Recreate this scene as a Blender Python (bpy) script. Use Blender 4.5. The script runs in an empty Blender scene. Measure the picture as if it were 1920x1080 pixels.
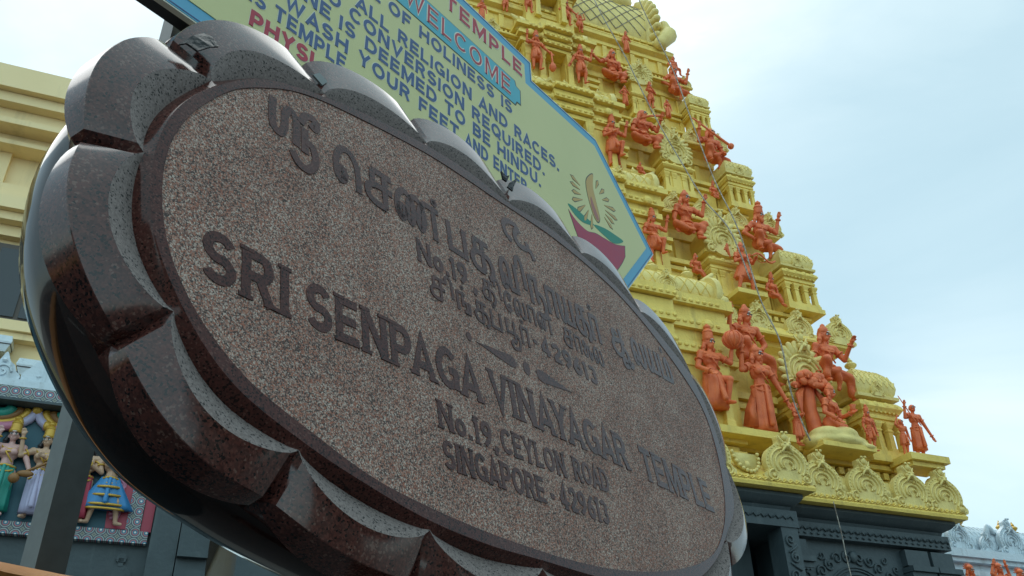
import bpy, bmesh, math, random
from math import sin, cos, pi, radians, atan2, hypot, sqrt
from mathutils import Vector, Matrix
random.seed(7)
S = bpy.context.scene
COL = S.collection

# ------------------------------------------------------------------ camera
CAM = Vector((0, 0, 1.6)); FPX = 1640.0; PITCH = radians(31.1); ROLL = radians(-1.4)
fwd = Vector((0, cos(PITCH), sin(PITCH))); up0 = Vector((0, -sin(PITCH), cos(PITCH))); r0 = Vector((1, 0, 0))
cr = r0 * cos(ROLL) + up0 * sin(ROLL); cu = up0 * cos(ROLL) - r0 * sin(ROLL)
cam = bpy.data.cameras.new('camera'); camo = bpy.data.objects.new('camera', cam); COL.objects.link(camo)
M = Matrix.Identity(4)
for i in range(3):
    M[i][0] = cr[i]; M[i][1] = cu[i]; M[i][2] = -fwd[i]; M[i][3] = CAM[i]
camo.matrix_world = M
cam.sensor_width = 36.0; cam.lens = 36.0 * FPX / 1920.0; cam.clip_start = 0.05; cam.clip_end = 2000
S.camera = camo
def ray(px, py):
    return ((px - 960) / FPX * cr - (py - 540) / FPX * cu + fwd).normalized()

# ------------------------------------------------------------------ sky, sun, exposure
SUN_EL = radians(64); SUN_AZ = radians(-40)          # azimuth measured from +y towards +x
S.view_settings.view_transform = 'Standard'; S.view_settings.look = 'None'
S.view_settings.gamma = 1; S.view_settings.exposure = 0.2
w = bpy.data.worlds.new('World'); S.world = w; w.use_nodes = True
nt = w.node_tree; N = nt.nodes; L = nt.links
for n_ in list(N): N.remove(n_)
out = N.new('ShaderNodeOutputWorld')
sky = N.new('ShaderNodeTexSky'); sky.sky_type = 'NISHITA'; sky.sun_disc = False
sky.sun_elevation = SUN_EL; sky.sun_rotation = SUN_AZ
bg1 = N.new('ShaderNodeBackground'); bg1.inputs[1].default_value = 0.05
L.new(sky.outputs[0], bg1.inputs[0])
tc = N.new('ShaderNodeTexCoord')
def vm(op, a, b=None):
    n = N.new('ShaderNodeVectorMath'); n.operation = op
    L.new(a, n.inputs[0])
    if b is not None:
        if isinstance(b, (tuple, list, Vector)): n.inputs[1].default_value = b
        else: L.new(b, n.inputs[1])
    return n
def mt(op, a, b=None, c=None):
    n = N.new('ShaderNodeMath'); n.operation = op
    for i, x in enumerate((a, b, c)):
        if x is None: continue
        if isinstance(x, (int, float)): n.inputs[i].default_value = x
        else: L.new(x, n.inputs[i])
    return n.outputs[0]
def lobe(px, py, sharp):
    d = vm('DOT_PRODUCT', tc.outputs['Generated'], tuple(ray(px, py))).outputs['Value']
    return mt('POWER', mt('MAXIMUM', d, 0.0), sharp)
no = N.new('ShaderNodeTexNoise'); no.inputs['Scale'].default_value = 2.6; no.inputs['Detail'].default_value = 6; no.inputs['Roughness'].default_value = .55
no.inputs['Distortion'].default_value = .4
mp = N.new('ShaderNodeMapping'); mp.inputs['Scale'].default_value = (1, 1, 1.9); mp.inputs['Rotation'].default_value = (0, .5, .3)
L.new(tc.outputs['Generated'], mp.inputs[0]); L.new(mp.outputs[0], no.inputs['Vector'])
wisp = mt('SUBTRACT', no.outputs[0], .5)
glow = lobe(1380, -160, 9); low = lobe(1860, 760, 60); dark = lobe(1760, 440, 26)
lft = lobe(100, 40, 12)
cl = mt('ADD', mt('MULTIPLY', glow, .74), mt('MULTIPLY', low, .75))
cl = mt('ADD', cl, mt('MULTIPLY', lft, .42))
cl = mt('SUBTRACT', cl, mt('MULTIPLY', dark, .50))
cl = mt('ADD', cl, mt('MULTIPLY', wisp, 1.0))
cl = mt('ADD', cl, .07)
rp = N.new('ShaderNodeValToRGB')
e = rp.color_ramp.elements
e[0].position = 0.0; e[0].color = (.40, .575, .60, 1)
e[1].position = 1.0; e[1].color = (1.25, 1.3, 1.3, 1)
for p, c in ((.3, (.48, .65, .665, 1)), (.55, (.60, .755, .75, 1)), (.78, (.78, .885, .865, 1))):
    k = rp.color_ramp.elements.new(p); k.color = c
L.new(cl, rp.inputs[0])
sep = N.new('ShaderNodeSeparateXYZ'); L.new(tc.outputs['Generated'], sep.inputs[0])
zen = mt('MULTIPLY', mt('MAXIMUM', mt('SUBTRACT', sep.outputs[2], .70), 0.0), 2.2)      # the bright overcast overhead
back = mt('MULTIPLY', mt('MAXIMUM', mt('MULTIPLY', mt('ADD', sep.outputs[1], .1), -1.0), 0.0), 1.3)   # unseen sky behind the viewer, brightened to lift light on the facade
st = mt('ADD', mt('ADD', zen, back), .9)
bg2 = N.new('ShaderNodeBackground'); L.new(rp.outputs[0], bg2.inputs[0]); L.new(st, bg2.inputs[1])
ad = N.new('ShaderNodeAddShader'); L.new(bg1.outputs[0], ad.inputs[0]); L.new(bg2.outputs[0], ad.inputs[1])
L.new(ad.outputs[0], out.inputs[0])
sun = bpy.data.lights.new('sun', 'SUN'); sun.energy = 1.4; sun.angle = radians(60); sun.color = (1, .96, .9)
suno = bpy.data.objects.new('sun', sun); COL.objects.link(suno)
sd = Vector((sin(SUN_AZ) * cos(SUN_EL), cos(SUN_AZ) * cos(SUN_EL), sin(SUN_EL)))
suno.rotation_euler = sd.to_track_quat('Z', 'Y').to_euler()

# ------------------------------------------------------------------ materials
def mat(name, col, rough=.6, metal=0, noise=None, bump=None, spec=.5, streak=None):
    """noise=(scale, amount, colour2)  bump=(scale, strength)"""
    m = bpy.data.materials.new(name); m.use_nodes = True
    nt = m.node_tree; b = nt.nodes['Principled BSDF']
    b.inputs['Base Color'].default_value = (*col, 1); b.inputs['Roughness'].default_value = rough
    b.inputs['Metallic'].default_value = metal; b.inputs['Specular IOR Level'].default_value = spec
    tc = nt.nodes.new('ShaderNodeTexCoord')
    if noise:
        n = nt.nodes.new('ShaderNodeTexNoise'); n.inputs['Scale'].default_value = noise[0]; n.inputs['Detail'].default_value = 5
        nt.links.new(tc.outputs['Object'], n.inputs['Vector'])
        r = nt.nodes.new('ShaderNodeMapRange'); r.inputs[1].default_value = .42; r.inputs[2].default_value = .68
        r.inputs[4].default_value = noise[1]
        nt.links.new(n.outputs[0], r.inputs[0])
        mx = nt.nodes.new('ShaderNodeMix'); mx.data_type = 'RGBA'
        mx.inputs[6].default_value = (*col, 1); mx.inputs[7].default_value = (*noise[2], 1)
        nt.links.new(r.outputs[0], mx.inputs[0]); nt.links.new(mx.outputs[2], b.inputs['Base Color'])
        if streak:                                       # rain streaks and mildew stains in the paint
            mp = nt.nodes.new('ShaderNodeMapping'); mp.inputs['Scale'].default_value = (1, 1, .13); nt.links.new(tc.outputs['Object'], mp.inputs[0])
            n3 = nt.nodes.new('ShaderNodeTexNoise'); n3.inputs['Scale'].default_value = streak[0]; n3.inputs['Detail'].default_value = 6; n3.inputs['Roughness'].default_value = .65
            nt.links.new(mp.outputs[0], n3.inputs['Vector'])
            r3 = nt.nodes.new('ShaderNodeMapRange'); r3.inputs[1].default_value = .54; r3.inputs[2].default_value = .74; r3.inputs[4].default_value = streak[1]
            nt.links.new(n3.outputs[0], r3.inputs[0])
            m3 = nt.nodes.new('ShaderNodeMix'); m3.data_type = 'RGBA'; m3.inputs[7].default_value = (*streak[2], 1)
            nt.links.new(r3.outputs[0], m3.inputs[0]); nt.links.new(mx.outputs[2], m3.inputs[6]); nt.links.new(m3.outputs[2], b.inputs['Base Color'])
    if bump:
        n2 = nt.nodes.new('ShaderNodeTexNoise'); n2.inputs['Scale'].default_value = bump[0]; n2.inputs['Detail'].default_value = 4
        nt.links.new(tc.outputs['Object'], n2.inputs['Vector'])
        bp = nt.nodes.new('ShaderNodeBump'); bp.inputs['Strength'].default_value = bump[1]; bp.inputs['Distance'].default_value = .02
        nt.links.new(n2.outputs[0], bp.inputs['Height']); nt.links.new(bp.outputs[0], b.inputs['Normal'])
    return m
def grain(name, scale, stops, rough, bump=0, blotch=None, spec=.5, base2=None):
    """crystalline stone: every voronoi cell takes one colour of a ramp"""
    m = bpy.data.materials.new(name); m.use_nodes = True
    nt = m.node_tree; b = nt.nodes['Principled BSDF']; b.inputs['Roughness'].default_value = rough
    b.inputs['Specular IOR Level'].default_value = spec
    tc = nt.nodes.new('ShaderNodeTexCoord')
    v = nt.nodes.new('ShaderNodeTexVoronoi'); v.inputs['Scale'].default_value = scale
    nt.links.new(tc.outputs['Object'], v.inputs['Vector'])
    sp = nt.nodes.new('ShaderNodeSeparateColor'); nt.links.new(v.outputs['Color'], sp.inputs[0])
    val = sp.outputs[0]
    if blotch:
        n = nt.nodes.new('ShaderNodeTexNoise'); n.inputs['Scale'].default_value = blotch[0]; n.inputs['Detail'].default_value = 3
        nt.links.new(tc.outputs['Object'], n.inputs['Vector'])
        a = nt.nodes.new('ShaderNodeMath'); a.operation = 'SUBTRACT'; a.inputs[1].default_value = .5; nt.links.new(n.outputs[0], a.inputs[0])
        c = nt.nodes.new('ShaderNodeMath'); c.operation = 'MULTIPLY_ADD'; c.inputs[1].default_value = blotch[1]
        nt.links.new(a.outputs[0], c.inputs[0]); nt.links.new(val, c.inputs[2]); val = c.outputs[0]
    r = nt.nodes.new('ShaderNodeValToRGB'); r.color_ramp.interpolation = 'CONSTANT'
    el = r.color_ramp.elements
    el[0].position = 0; el[0].color = (*stops[0][1], 1)
    el[1].position = stops[1][0]; el[1].color = (*stops[1][1], 1)
    for p, c in stops[2:]:
        k = el.new(p); k.color = (*c, 1)
    nt.links.new(val, r.inputs[0]); nt.links.new(r.outputs[0], b.inputs['Base Color'])
    if bump:
        bp = nt.nodes.new('ShaderNodeBump'); bp.inputs['Strength'].default_value = bump; bp.inputs['Distance'].default_value = .004
        nt.links.new(sp.outputs[1], bp.inputs['Height']); nt.links.new(bp.outputs[0], b.inputs['Normal'])
    return m
MT = {}
MT['speckle'] = grain('flamed granite', 500, [(0, (.06, .043, .039)), (.18, (.14, .083, .069)), (.34, (.26, .168, .14)), (.50, (.31, .112, .072)), (.65, (.375, .19, .135)), (.79, (.41, .315, .265)), (.95, (.53, .43, .365))], .85, .4, (7, .5))
MT['polish'] = grain('polished red granite', 420, [(0, (.018, .009, .008)), (.15, (.066, .022, .018)), (.45, (.092, .030, .024)), (.7, (.070, .027, .022)), (.93, (.12, .052, .042))], .14, 0, (9, .6), .22)
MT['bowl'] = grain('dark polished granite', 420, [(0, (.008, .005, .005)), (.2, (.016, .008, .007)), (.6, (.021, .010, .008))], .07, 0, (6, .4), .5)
MT['dress'] = grain('polished granite of petals', 330, [(0, (.012, .007, .007)), (.09, (.052, .018, .015)), (.36, (.090, .029, .023)), (.6, (.066, .025, .021)), (.84, (.105, .038, .030)), (.972, (.14, .075, .06))], .14, 0, (16, .9), .5)
MT['cut'] = grain('sawn grey granite', 400, [(0, (.03, .026, .026)), (.10, (.165, .132, .122)), (.4, (.205, .166, .155)), (.75, (.24, .196, .184))], .85, .2)
MT['yellow'] = mat('yellow paint', (.83, .61, .14), .55, 0, (3.2, .6, (.66, .45, .08)), (34, .34), streak=(7, .5, (.34, .25, .08)))
MT['yellow2'] = mat('pale yellow paint', (.80, .635, .22), .55, 0, (5, .6, (.66, .50, .15)), (34, .4), streak=(9, .4, (.38, .29, .12)))
MT['orange'] = mat('terracotta paint', (.78, .175, .052), .55, 0, (7, .6, (.56, .09, .03)), (48, .35))
MT['white'] = mat('white paint', (.75, .74, .72), .5)
MT['black'] = mat('black paint', (.02, .018, .02), .4)
MT['stone'] = mat('blue grey painted stone', (.046, .067, .076), .55, 0, (4, .5, (.032, .048, .056)), (18, .25), streak=(6, .5, (.10, .125, .13)))
MT['silver'] = mat('silvery white paint', (.56, .64, .70), .45, .1, (9, .4, (.44, .52, .58)), (30, .3), streak=(8, .6, (.24, .27, .28)))
MT['gold'] = mat('gold paint', (.62, .38, .06), .4, .25, (12, .4, (.46, .25, .03)))
MT['cream'] = mat('cream wall paint', (.86, .68, .38), .7, 0, (.7, .45, (.74, .56, .29)), (60, .06), streak=(3, .45, (.42, .33, .18)))
MT['glass'] = mat('dark window glass', (.02, .027, .035), .12)
MT['frame'] = mat('brown window frame', (.06, .045, .035), .5)
MT['steel'] = mat('galvanised steel', (.105, .12, .12), .5, .2, (30, .6, (.075, .085, .085)))
MT['darksteel'] = mat('dark steel', (.035, .035, .038), .4, .3)
MT['bd_yellow'] = mat('sign yellow', (.64, .61, .29), .45, 0, (2.0, .5, (.56, .555, .255)), (220, .06))
MT['bd_blue'] = mat('sign light blue', (.10, .37, .56), .45)
MT['ban_blue'] = mat('banner blue', (.065, .40, .50), .45)
MT['ink_blue'] = mat('lettering blue', (.045, .095, .235), .5, 0, (45, .6, (.065, .12, .26)))
MT['ink_red'] = mat('lettering red', (.46, .03, .055), .5, 0, (70, .5, (.33, .03, .07)))
MT['ink_white'] = mat('lettering white', (.72, .72, .62), .5)
MT['ink_dark'] = mat('outline ink', (.07, .08, .06), .5)
MT['crimson'] = mat('crimson', (.40, .028, .075), .5, 0, (60, .5, (.33, .04, .10)))
MT['green'] = mat('leaf green', (.012, .23, .15), .5)
MT['tan'] = mat('flame tan', (.54, .34, .11), .5)
MT['pinkflame'] = mat('flame rose', (.38, .15, .12), .5)
MT['tape'] = mat('grey tape', (.13, .155, .155), .45)
MT['plastic'] = mat('black plastic', (.010, .010, .011), .5, 0, None, (60, .5), .3)
MT['rope'] = mat('rope', (.22, .18, .15), .8, 0, (26, .9, (.52, .49, .43)))
MT['panelblue'] = mat('deep teal wall', (.012, .085, .125), .5, 0, (6, .4, (.018, .11, .14)))
MT['skin'] = mat('painted skin', (.52, .33, .22), .5)
MT['skinpink'] = mat('painted pale skin', (.60, .36, .33), .5)
MT['sari_green'] = mat('green silk', (.02, .27, .21), .45)
MT['sari_white'] = mat('lilac white silk', (.46, .44, .62), .45)
MT['sari_red'] = mat('crimson silk', (.38, .035, .07), .45)
MT['sari_blue'] = mat('blue silk', (.04, .22, .48), .45)
MT['sari_pink'] = mat('pink silk', (.52, .20, .30), .45)
MT['wood'] = mat('veena wood', (.24, .11, .03), .5)
MT['ochre'] = mat('orange painted plaster', (.50, .19, .03), .6, 0, (6, .7, (.33, .12, .03)), (25, .3))
MT['road'] = mat('asphalt', (.05, .05, .052), .85, 0, (3, .6, (.04, .04, .042)), (90, .3))
MT['pave'] = mat('pavement', (.15, .145, .135), .85, 0, (5, .5, (.12, .115, .11)), (60, .2))
MT['bark'] = mat('bark', (.07, .05, .035), .9, 0, (8, .6, (.045, .035, .025)), (20, .5))
MT['leaf'] = mat('foliage', (.04, .075, .02), .7, 0, (2, .8, (.06, .11, .03)))
MT['roof'] = mat('roof tile', (.20, .085, .05), .8, 0, (5, .5, (.15, .06, .04)))
MT['plaster'] = mat('old plaster', (.42, .40, .36), .8, 0, (1.2, .5, (.34, .32, .28)))
MT['darkroof'] = mat('grey sheet roof', (.13, .15, .16), .6)
def rosette():
    m = bpy.data.materials.new('rosette frieze'); m.use_nodes = True
    nt = m.node_tree; b = nt.nodes['Principled BSDF']; b.inputs['Roughness'].default_value = .5
    tc = nt.nodes.new('ShaderNodeTexCoord')
    v = nt.nodes.new('ShaderNodeTexVoronoi'); v.inputs['Scale'].default_value = 9.5; v.inputs['Randomness'].default_value = 0
    mp = nt.nodes.new('ShaderNodeMapping'); mp.inputs['Scale'].default_value = (1, 0, 1)
    nt.links.new(tc.outputs['Object'], mp.inputs[0]); nt.links.new(mp.outputs[0], v.inputs['Vector'])
    r = nt.nodes.new('ShaderNodeValToRGB'); r.color_ramp.interpolation = 'CONSTANT'
    el = r.color_ramp.elements; cs = [(0, (.7, .7, .65)), (.09, (.05, .2, .3)), (.22, (.45, .14, .16)), (.3, (.08, .09, .12)), (.38, (.35, .4, .38)), (.46, (.06, .08, .12)), (.55, (.26, .27, .22)), (.64, (.12, .13, .14))]
    el[0].color = (*cs[0][1], 1); el[1].position = cs[1][0]; el[1].color = (*cs[1][1], 1)
    for p, c in cs[2:]:
        k = el.new(p); k.color = (*c, 1)
    nt.links.new(v.outputs['Distance'], r.inputs[0]); nt.links.new(r.outputs[0], b.inputs['Base Color'])
    return m
MT['rosette'] = rosette()

# ------------------------------------------------------------------ mesh helpers
class MB:
    def __init__(s): s.v = []; s.f = []; s.mi = []; s.cur = 0
    def add(s, vs, fs):
        o = len(s.v); s.v += [tuple(p) for p in vs]; s.f += [tuple(i + o for i in f) for f in fs]; s.mi += [s.cur] * len(fs); return s
    def box(s, x0, x1, y0, y1, z0, z1):
        v = [(x, y, z) for z in (z0, z1) for y in (y0, y1) for x in (x0, x1)]
        return s.add(v, [(0, 2, 3, 1), (4, 5, 7, 6), (0, 1, 5, 4), (2, 6, 7, 3), (0, 4, 6, 2), (1, 3, 7, 5)])
    def bar(s, p, q, wx, wy=None, up=(0, 0, 1)):
        p = Vector(p); q = Vector(q); d = (q - p).normalized(); a = d.cross(Vector(up))
        if a.length < 1e-4: a = d.cross(Vector((0, 1, 0)))
        a.normalize(); b = d.cross(a); wy = wy or wx
        v = [c + a * i * wx / 2 + b * j * wy / 2 for c in (p, q) for i, j in ((-1, -1), (1, -1), (1, 1), (-1, 1))]
        return s.add(v, [(3, 2, 1, 0), (4, 5, 6, 7), (0, 1, 5, 4), (1, 2, 6, 5), (2, 3, 7, 6), (3, 0, 4, 7)])
    def rings(s, rs, closed=True, caps=True):
        n = len(rs[0]); v = [p for r in rs for p in r]; f = []
        for i in range(len(rs) - 1):
            for j in range(n if closed else n - 1):
                k = (j + 1) % n
                f.append((i * n + j, i * n + k, (i + 1) * n + k, (i + 1) * n + j))
        if caps and closed:
            f.append(tuple(range(n - 1, -1, -1))); f.append(tuple((len(rs) - 1) * n + j for j in range(n)))
        return s.add(v, f)
    def rect(s, cx, cy, prof, caps=True):
        """stacked rectangles: prof = [(hx, hy, z)]"""
        return s.rings([[(cx - hx, cy - hy, z), (cx + hx, cy - hy, z), (cx + hx, cy + hy, z), (cx - hx, cy + hy, z)] for hx, hy, z in prof], caps=caps)
    def lathe(s, c, prof, n=12, axis='z'):
        rs = []
        for r, z in prof:
            ring = []
            for j in range(n):
                a = 2 * pi * j / n; x, y = r * cos(a), r * sin(a)
                ring.append((c[0] + x, c[1] + y, c[2] + z) if axis == 'z' else ((c[0] + z, c[1] + x, c[2] + y) if axis == 'x' else (c[0] + x, c[1] + z, c[2] - y)))
            rs.append(ring)
        return s.rings(rs)
    def tube(s, pts, r, n=8, closed=False):
        pts = [Vector(p) for p in pts]; m = len(pts); rs = []
        rr = r if isinstance(r, (list, tuple)) else [r] * m
        prev = None
        for i, p in enumerate(pts):
            a = pts[(i - 1) % m] if (closed or i) else p; b = pts[(i + 1) % m] if (closed or i < m - 1) else p
            d = (b - a); d = d.normalized() if d.length > 1e-9 else Vector((0, 0, 1))
            if prev is None:
                u = d.cross(Vector((0, 0, 1)));
                if u.length < .1: u = d.cross(Vector((1, 0, 0)))
            else: u = prev - d * prev.dot(d)
            u.normalize(); prev = u; v = d.cross(u)
            rs.append([p + (u * cos(2 * pi * j / n) + v * sin(2 * pi * j / n)) * rr[i] for j in range(n)])
        if closed: rs.append(rs[0])
        return s.rings(rs, caps=not closed)
    def ball(s, c, r, n=8, m=6):
        rx, ry, rz = r if isinstance(r, (tuple, list)) else (r, r, r)
        v = [(c[0], c[1], c[2] - rz)]; f = []
        for i in range(1, m):
            t = -pi / 2 + pi * i / m
            for j in range(n):
                a = 2 * pi * j / n; v.append((c[0] + rx * cos(t) * cos(a), c[1] + ry * cos(t) * sin(a), c[2] + rz * sin(t)))
        v.append((c[0], c[1], c[2] + rz)); e = len(v) - 1
        for j in range(n):
            k = (j + 1) % n
            f.append((0, 1 + k, 1 + j)); f.append((e, 1 + (m - 2) * n + j, 1 + (m - 2) * n + k))
            for i in range(m - 2):
                f.append((1 + i * n + j, 1 + i * n + k, 1 + (i + 1) * n + k, 1 + (i + 1) * n + j))
        return s.add(v, f)
    def cap(s, p, q, r0, r1, n=10):
        """tapered limb with round ends"""
        p = Vector(p); q = Vector(q); d = q - p; l = max(d.length, 1e-5); d.normalize()
        u = d.orthogonal().normalized(); v = d.cross(u); rs = []
        for a in (-80, -45, -15): rs.append((p + d * r0 * sin(radians(a)), r0 * cos(radians(a))))
        for a in (15, 45, 80): rs.append((q + d * r1 * sin(radians(a)), r1 * cos(radians(a))))
        return s.rings([[c + (u * cos(2 * pi * j / n) + v * sin(2 * pi * j / n)) * r for j in range(n)] for c, r in rs])
    def poly(s, pts, y0, y1):
        """outline in x-z pushed from y0 (front) to y1"""
        n = len(pts); v = [(x, y0, z) for x, z in pts] + [(x, y1, z) for x, z in pts]
        f = [tuple(range(n)), tuple(range(2 * n - 1, n - 1, -1))] + [(i, i + n, (i + 1) % n + n, (i + 1) % n) for i in range(n)]
        return s.add(v, f)
    def build(s, name, m, parent=None, smooth=False, angle=None, recalc=True):
        me = bpy.data.meshes.new(name); me.from_pydata(s.v, [], s.f)
        ms = m if isinstance(m, (list, tuple)) else [m]
        for x in ms: me.materials.append(x)
        if len(ms) > 1: me.polygons.foreach_set('material_index', s.mi)
        if recalc:
            bm = bmesh.new(); bm.from_mesh(me); bmesh.ops.recalc_face_normals(bm, faces=bm.faces[:]); bm.to_mesh(me); bm.free()
        if smooth or angle:
            me.polygons.foreach_set('use_smooth', [True] * len(me.polygons))
            if angle: me.set_sharp_from_angle(angle=radians(angle))
        me.update()
        o = bpy.data.objects.new(name, me); COL.objects.link(o)
        if parent: o.parent = parent
        return o
def tag(o, label=None, cat=None, group=None, kind=None):
    if label: o['label'] = label
    if cat: o['category'] = cat
    if group: o['group'] = group
    if kind: o['kind'] = kind
    return o
def frame_matrix(o, x, z):
    x = Vector(x).normalized(); z = Vector(z).normalized(); y = z.cross(x)
    m = Matrix.Identity(4)
    for i in range(3): m[i][0] = x[i]; m[i][1] = y[i]; m[i][2] = z[i]; m[i][3] = o[i]
    return m
def empty(name, mw, label, cat, group=None):
    o = bpy.data.objects.new(name, None); COL.objects.link(o); o.matrix_world = mw; o.empty_display_size = .1
    return tag(o, label, cat, group)
def inst(src, name, loc, parent, scale=1, rz=0):
    o = src.copy(); o.name = name; COL.objects.link(o); o.parent = parent
    o.location = loc; o.scale = (scale,) * 3 if not isinstance(scale, tuple) else scale; o.rotation_euler = (0, 0, rz)
    return o
def spline(pts, n, closed=True):
    """catmull-rom, n points per span"""
    m = len(pts); o = []
    for i in range(m if closed else m - 1):
        if closed: p = [pts[(i + k) % m] for k in (-1, 0, 1, 2)]
        else: p = [pts[min(max(i + k, 0), m - 1)] for k in (-1, 0, 1, 2)]
        for j in range(n):
            t = j / n
            o.append(tuple(.5 * (2 * p[1][d] + (p[2][d] - p[0][d]) * t + (2 * p[0][d] - 5 * p[1][d] + 4 * p[2][d] - p[3][d]) * t * t + (3 * p[1][d] - p[0][d] - 3 * p[2][d] + p[3][d]) * t ** 3) for d in range(len(pts[0]))))
    if not closed: o.append(tuple(pts[-1]))
    return o

# ------------------------------------------------------------------ lettering drawn with strokes
def arc(cx, cy, rx, ry, a0, a1, n=14):
    return [(cx + rx * cos(radians(a0 + (a1 - a0) * i / n)), cy + ry * sin(radians(a0 + (a1 - a0) * i / n))) for i in range(n + 1)]
T_ = .10
O_ = lambda w: arc(w / 2, .5, w / 2 - T_, .40, 90, 450, 26)[:-1]
LAT = {   # letter: (width, [polyline or ('c', closed polyline)])
 'A': (.92, [[(.10, 0), (.46, .93), (.82, 0)], [(.24, .28), (.68, .28)]]),
 'B': (.78, [[(.1, 0), (.1, 1)], [(.1, .9), (.45, .9)] + arc(.45, .71, .2, .19, 90, -90, 8) + [(.1, .52)], [(.45, .52)] + arc(.46, .31, .22, .21, 90, -90, 8) + [(.1, .1)]]),
 'C': (.84, [arc(.46, .5, .36, .40, 42, 318, 22)]),
 'D': (.86, [[(.1, 0), (.1, 1)], [(.1, .9), (.38, .9)] + arc(.38, .5, .38, .40, 90, -90, 16) + [(.1, .1)]]),
 'E': (.72, [[(.1, 0), (.1, 1)], [(.1, .9), (.70, .9)], [(.1, .5), (.64, .5)], [(.1, .1), (.72, .1)]]),
 'F': (.68, [[(.1, 0), (.1, 1)], [(.1, .9), (.68, .9)], [(.1, .48), (.6, .48)]]),
 'G': (.88, [arc(.46, .5, .36, .40, 42, 350, 24), [(.5, .45), (.84, .45)], [(.77, .5), (.77, .04)]]),
 'H': (.84, [[(.1, 0), (.1, 1)], [(.74, 0), (.74, 1)], [(.1, .5), (.74, .5)]]),
 'I': (.2, [[(.1, 0), (.1, 1)]]),
 'L': (.66, [[(.1, 0), (.1, 1)], [(.1, .1), (.66, .1)]]),
 'M': (1.0, [[(.1, 0), (.1, 1)], [(.9, 0), (.9, 1)], [(.14, .95), (.5, .12), (.86, .95)]]),
 'N': (.84, [[(.1, 0), (.1, 1)], [(.74, 0), (.74, 1)], [(.12, .96), (.72, .04)]]),
 'O': (.92, [('c', O_(.92))]),
 'P': (.76, [[(.1, 0), (.1, 1)], [(.1, .9), (.42, .9)] + arc(.42, .66, .23, .24, 90, -90, 10) + [(.1, .42)]]),
 'Q': (.92, [('c', O_(.92)), [(.52, .3), (.86, -.04)]]),
 'R': (.80, [[(.1, 0), (.1, 1)], [(.1, .9), (.42, .9)] + arc(.42, .69, .23, .21, 90, -90, 10) + [(.1, .48)], [(.42, .46), (.70, 0)]]),
 'S': (.76, [arc(.38, .70, .27, .21, 25, 270, 14) + arc(.38, .30, .28, .20, 90, -155, 14)[1:]]),
 'T': (.76, [[(.38, 0), (.38, 1)], [(0, .9), (.76, .9)]]),
 'U': (.82, [[(.1, 1), (.1, .42)] + arc(.41, .40, .31, .30, 180, 360, 14) + [(.72, 1)]]),
 'V': (.86, [[(.08, 1), (.43, .06), (.78, 1)]]),
 'W': (1.2, [[(.08, 1), (.34, .06), (.6, .9), (.86, .06), (1.12, 1)]]),
 'Y': (.84, [[(.08, 1), (.42, .46), (.76, 1)], [(.42, .5), (.42, 0)]]),
 '.': (.22, [[(.02, .1), (.22, .1)]]), ',': (.22, [[(.14, .18), (.04, -.14)]]), '-': (.34, [[(.04, .42), (.32, .42)]]),
 'o': (.62, [('c', arc(.31, .32, .22, .23, 90, 450, 18)[:-1])]),
 '1': (.34, [[(.2, 0), (.2, 1)], [(.02, .76), (.2, .93)]]),
 '2': (.66, [arc(.33, .67, .24, .23, 170, -30, 12) + [(.1, .1)], [(.08, .1), (.64, .1)]]),
 '3': (.64, [arc(.3, .70, .22, .2, 150, -80, 12), arc(.3, .30, .24, .2, 80, -150, 12)]),
 '4': (.70, [[(.46, 0), (.46, .95), (.06, .3)], [(.04, .27), (.68, .27)]]),
 '6': (.66, [[(.5, .93), (.2, .6), (.1, .36)], ('c', arc(.33, .31, .23, .21, 90, 450, 18)[:-1])]),
 '9': (.66, [('c', arc(.33, .69, .23, .21, 90, 450, 18)[:-1]), [(.56, .64), (.5, .36), (.2, .07)]]),
}
def serifs(strokes):
    o = []
    for s in strokes:
        if isinstance(s, tuple): continue
        for a, b in ((s[0], s[1]), (s[-1], s[-2])):
            if abs(a[0] - b[0]) < .75 * abs(a[1] - b[1]) and (a[1] < .02 or a[1] > .98):
                z = .035 if a[1] < .5 else .965
                o.append(('t', [(a[0] - .17, z), (a[0] + .17, z)]))
    return o
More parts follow.
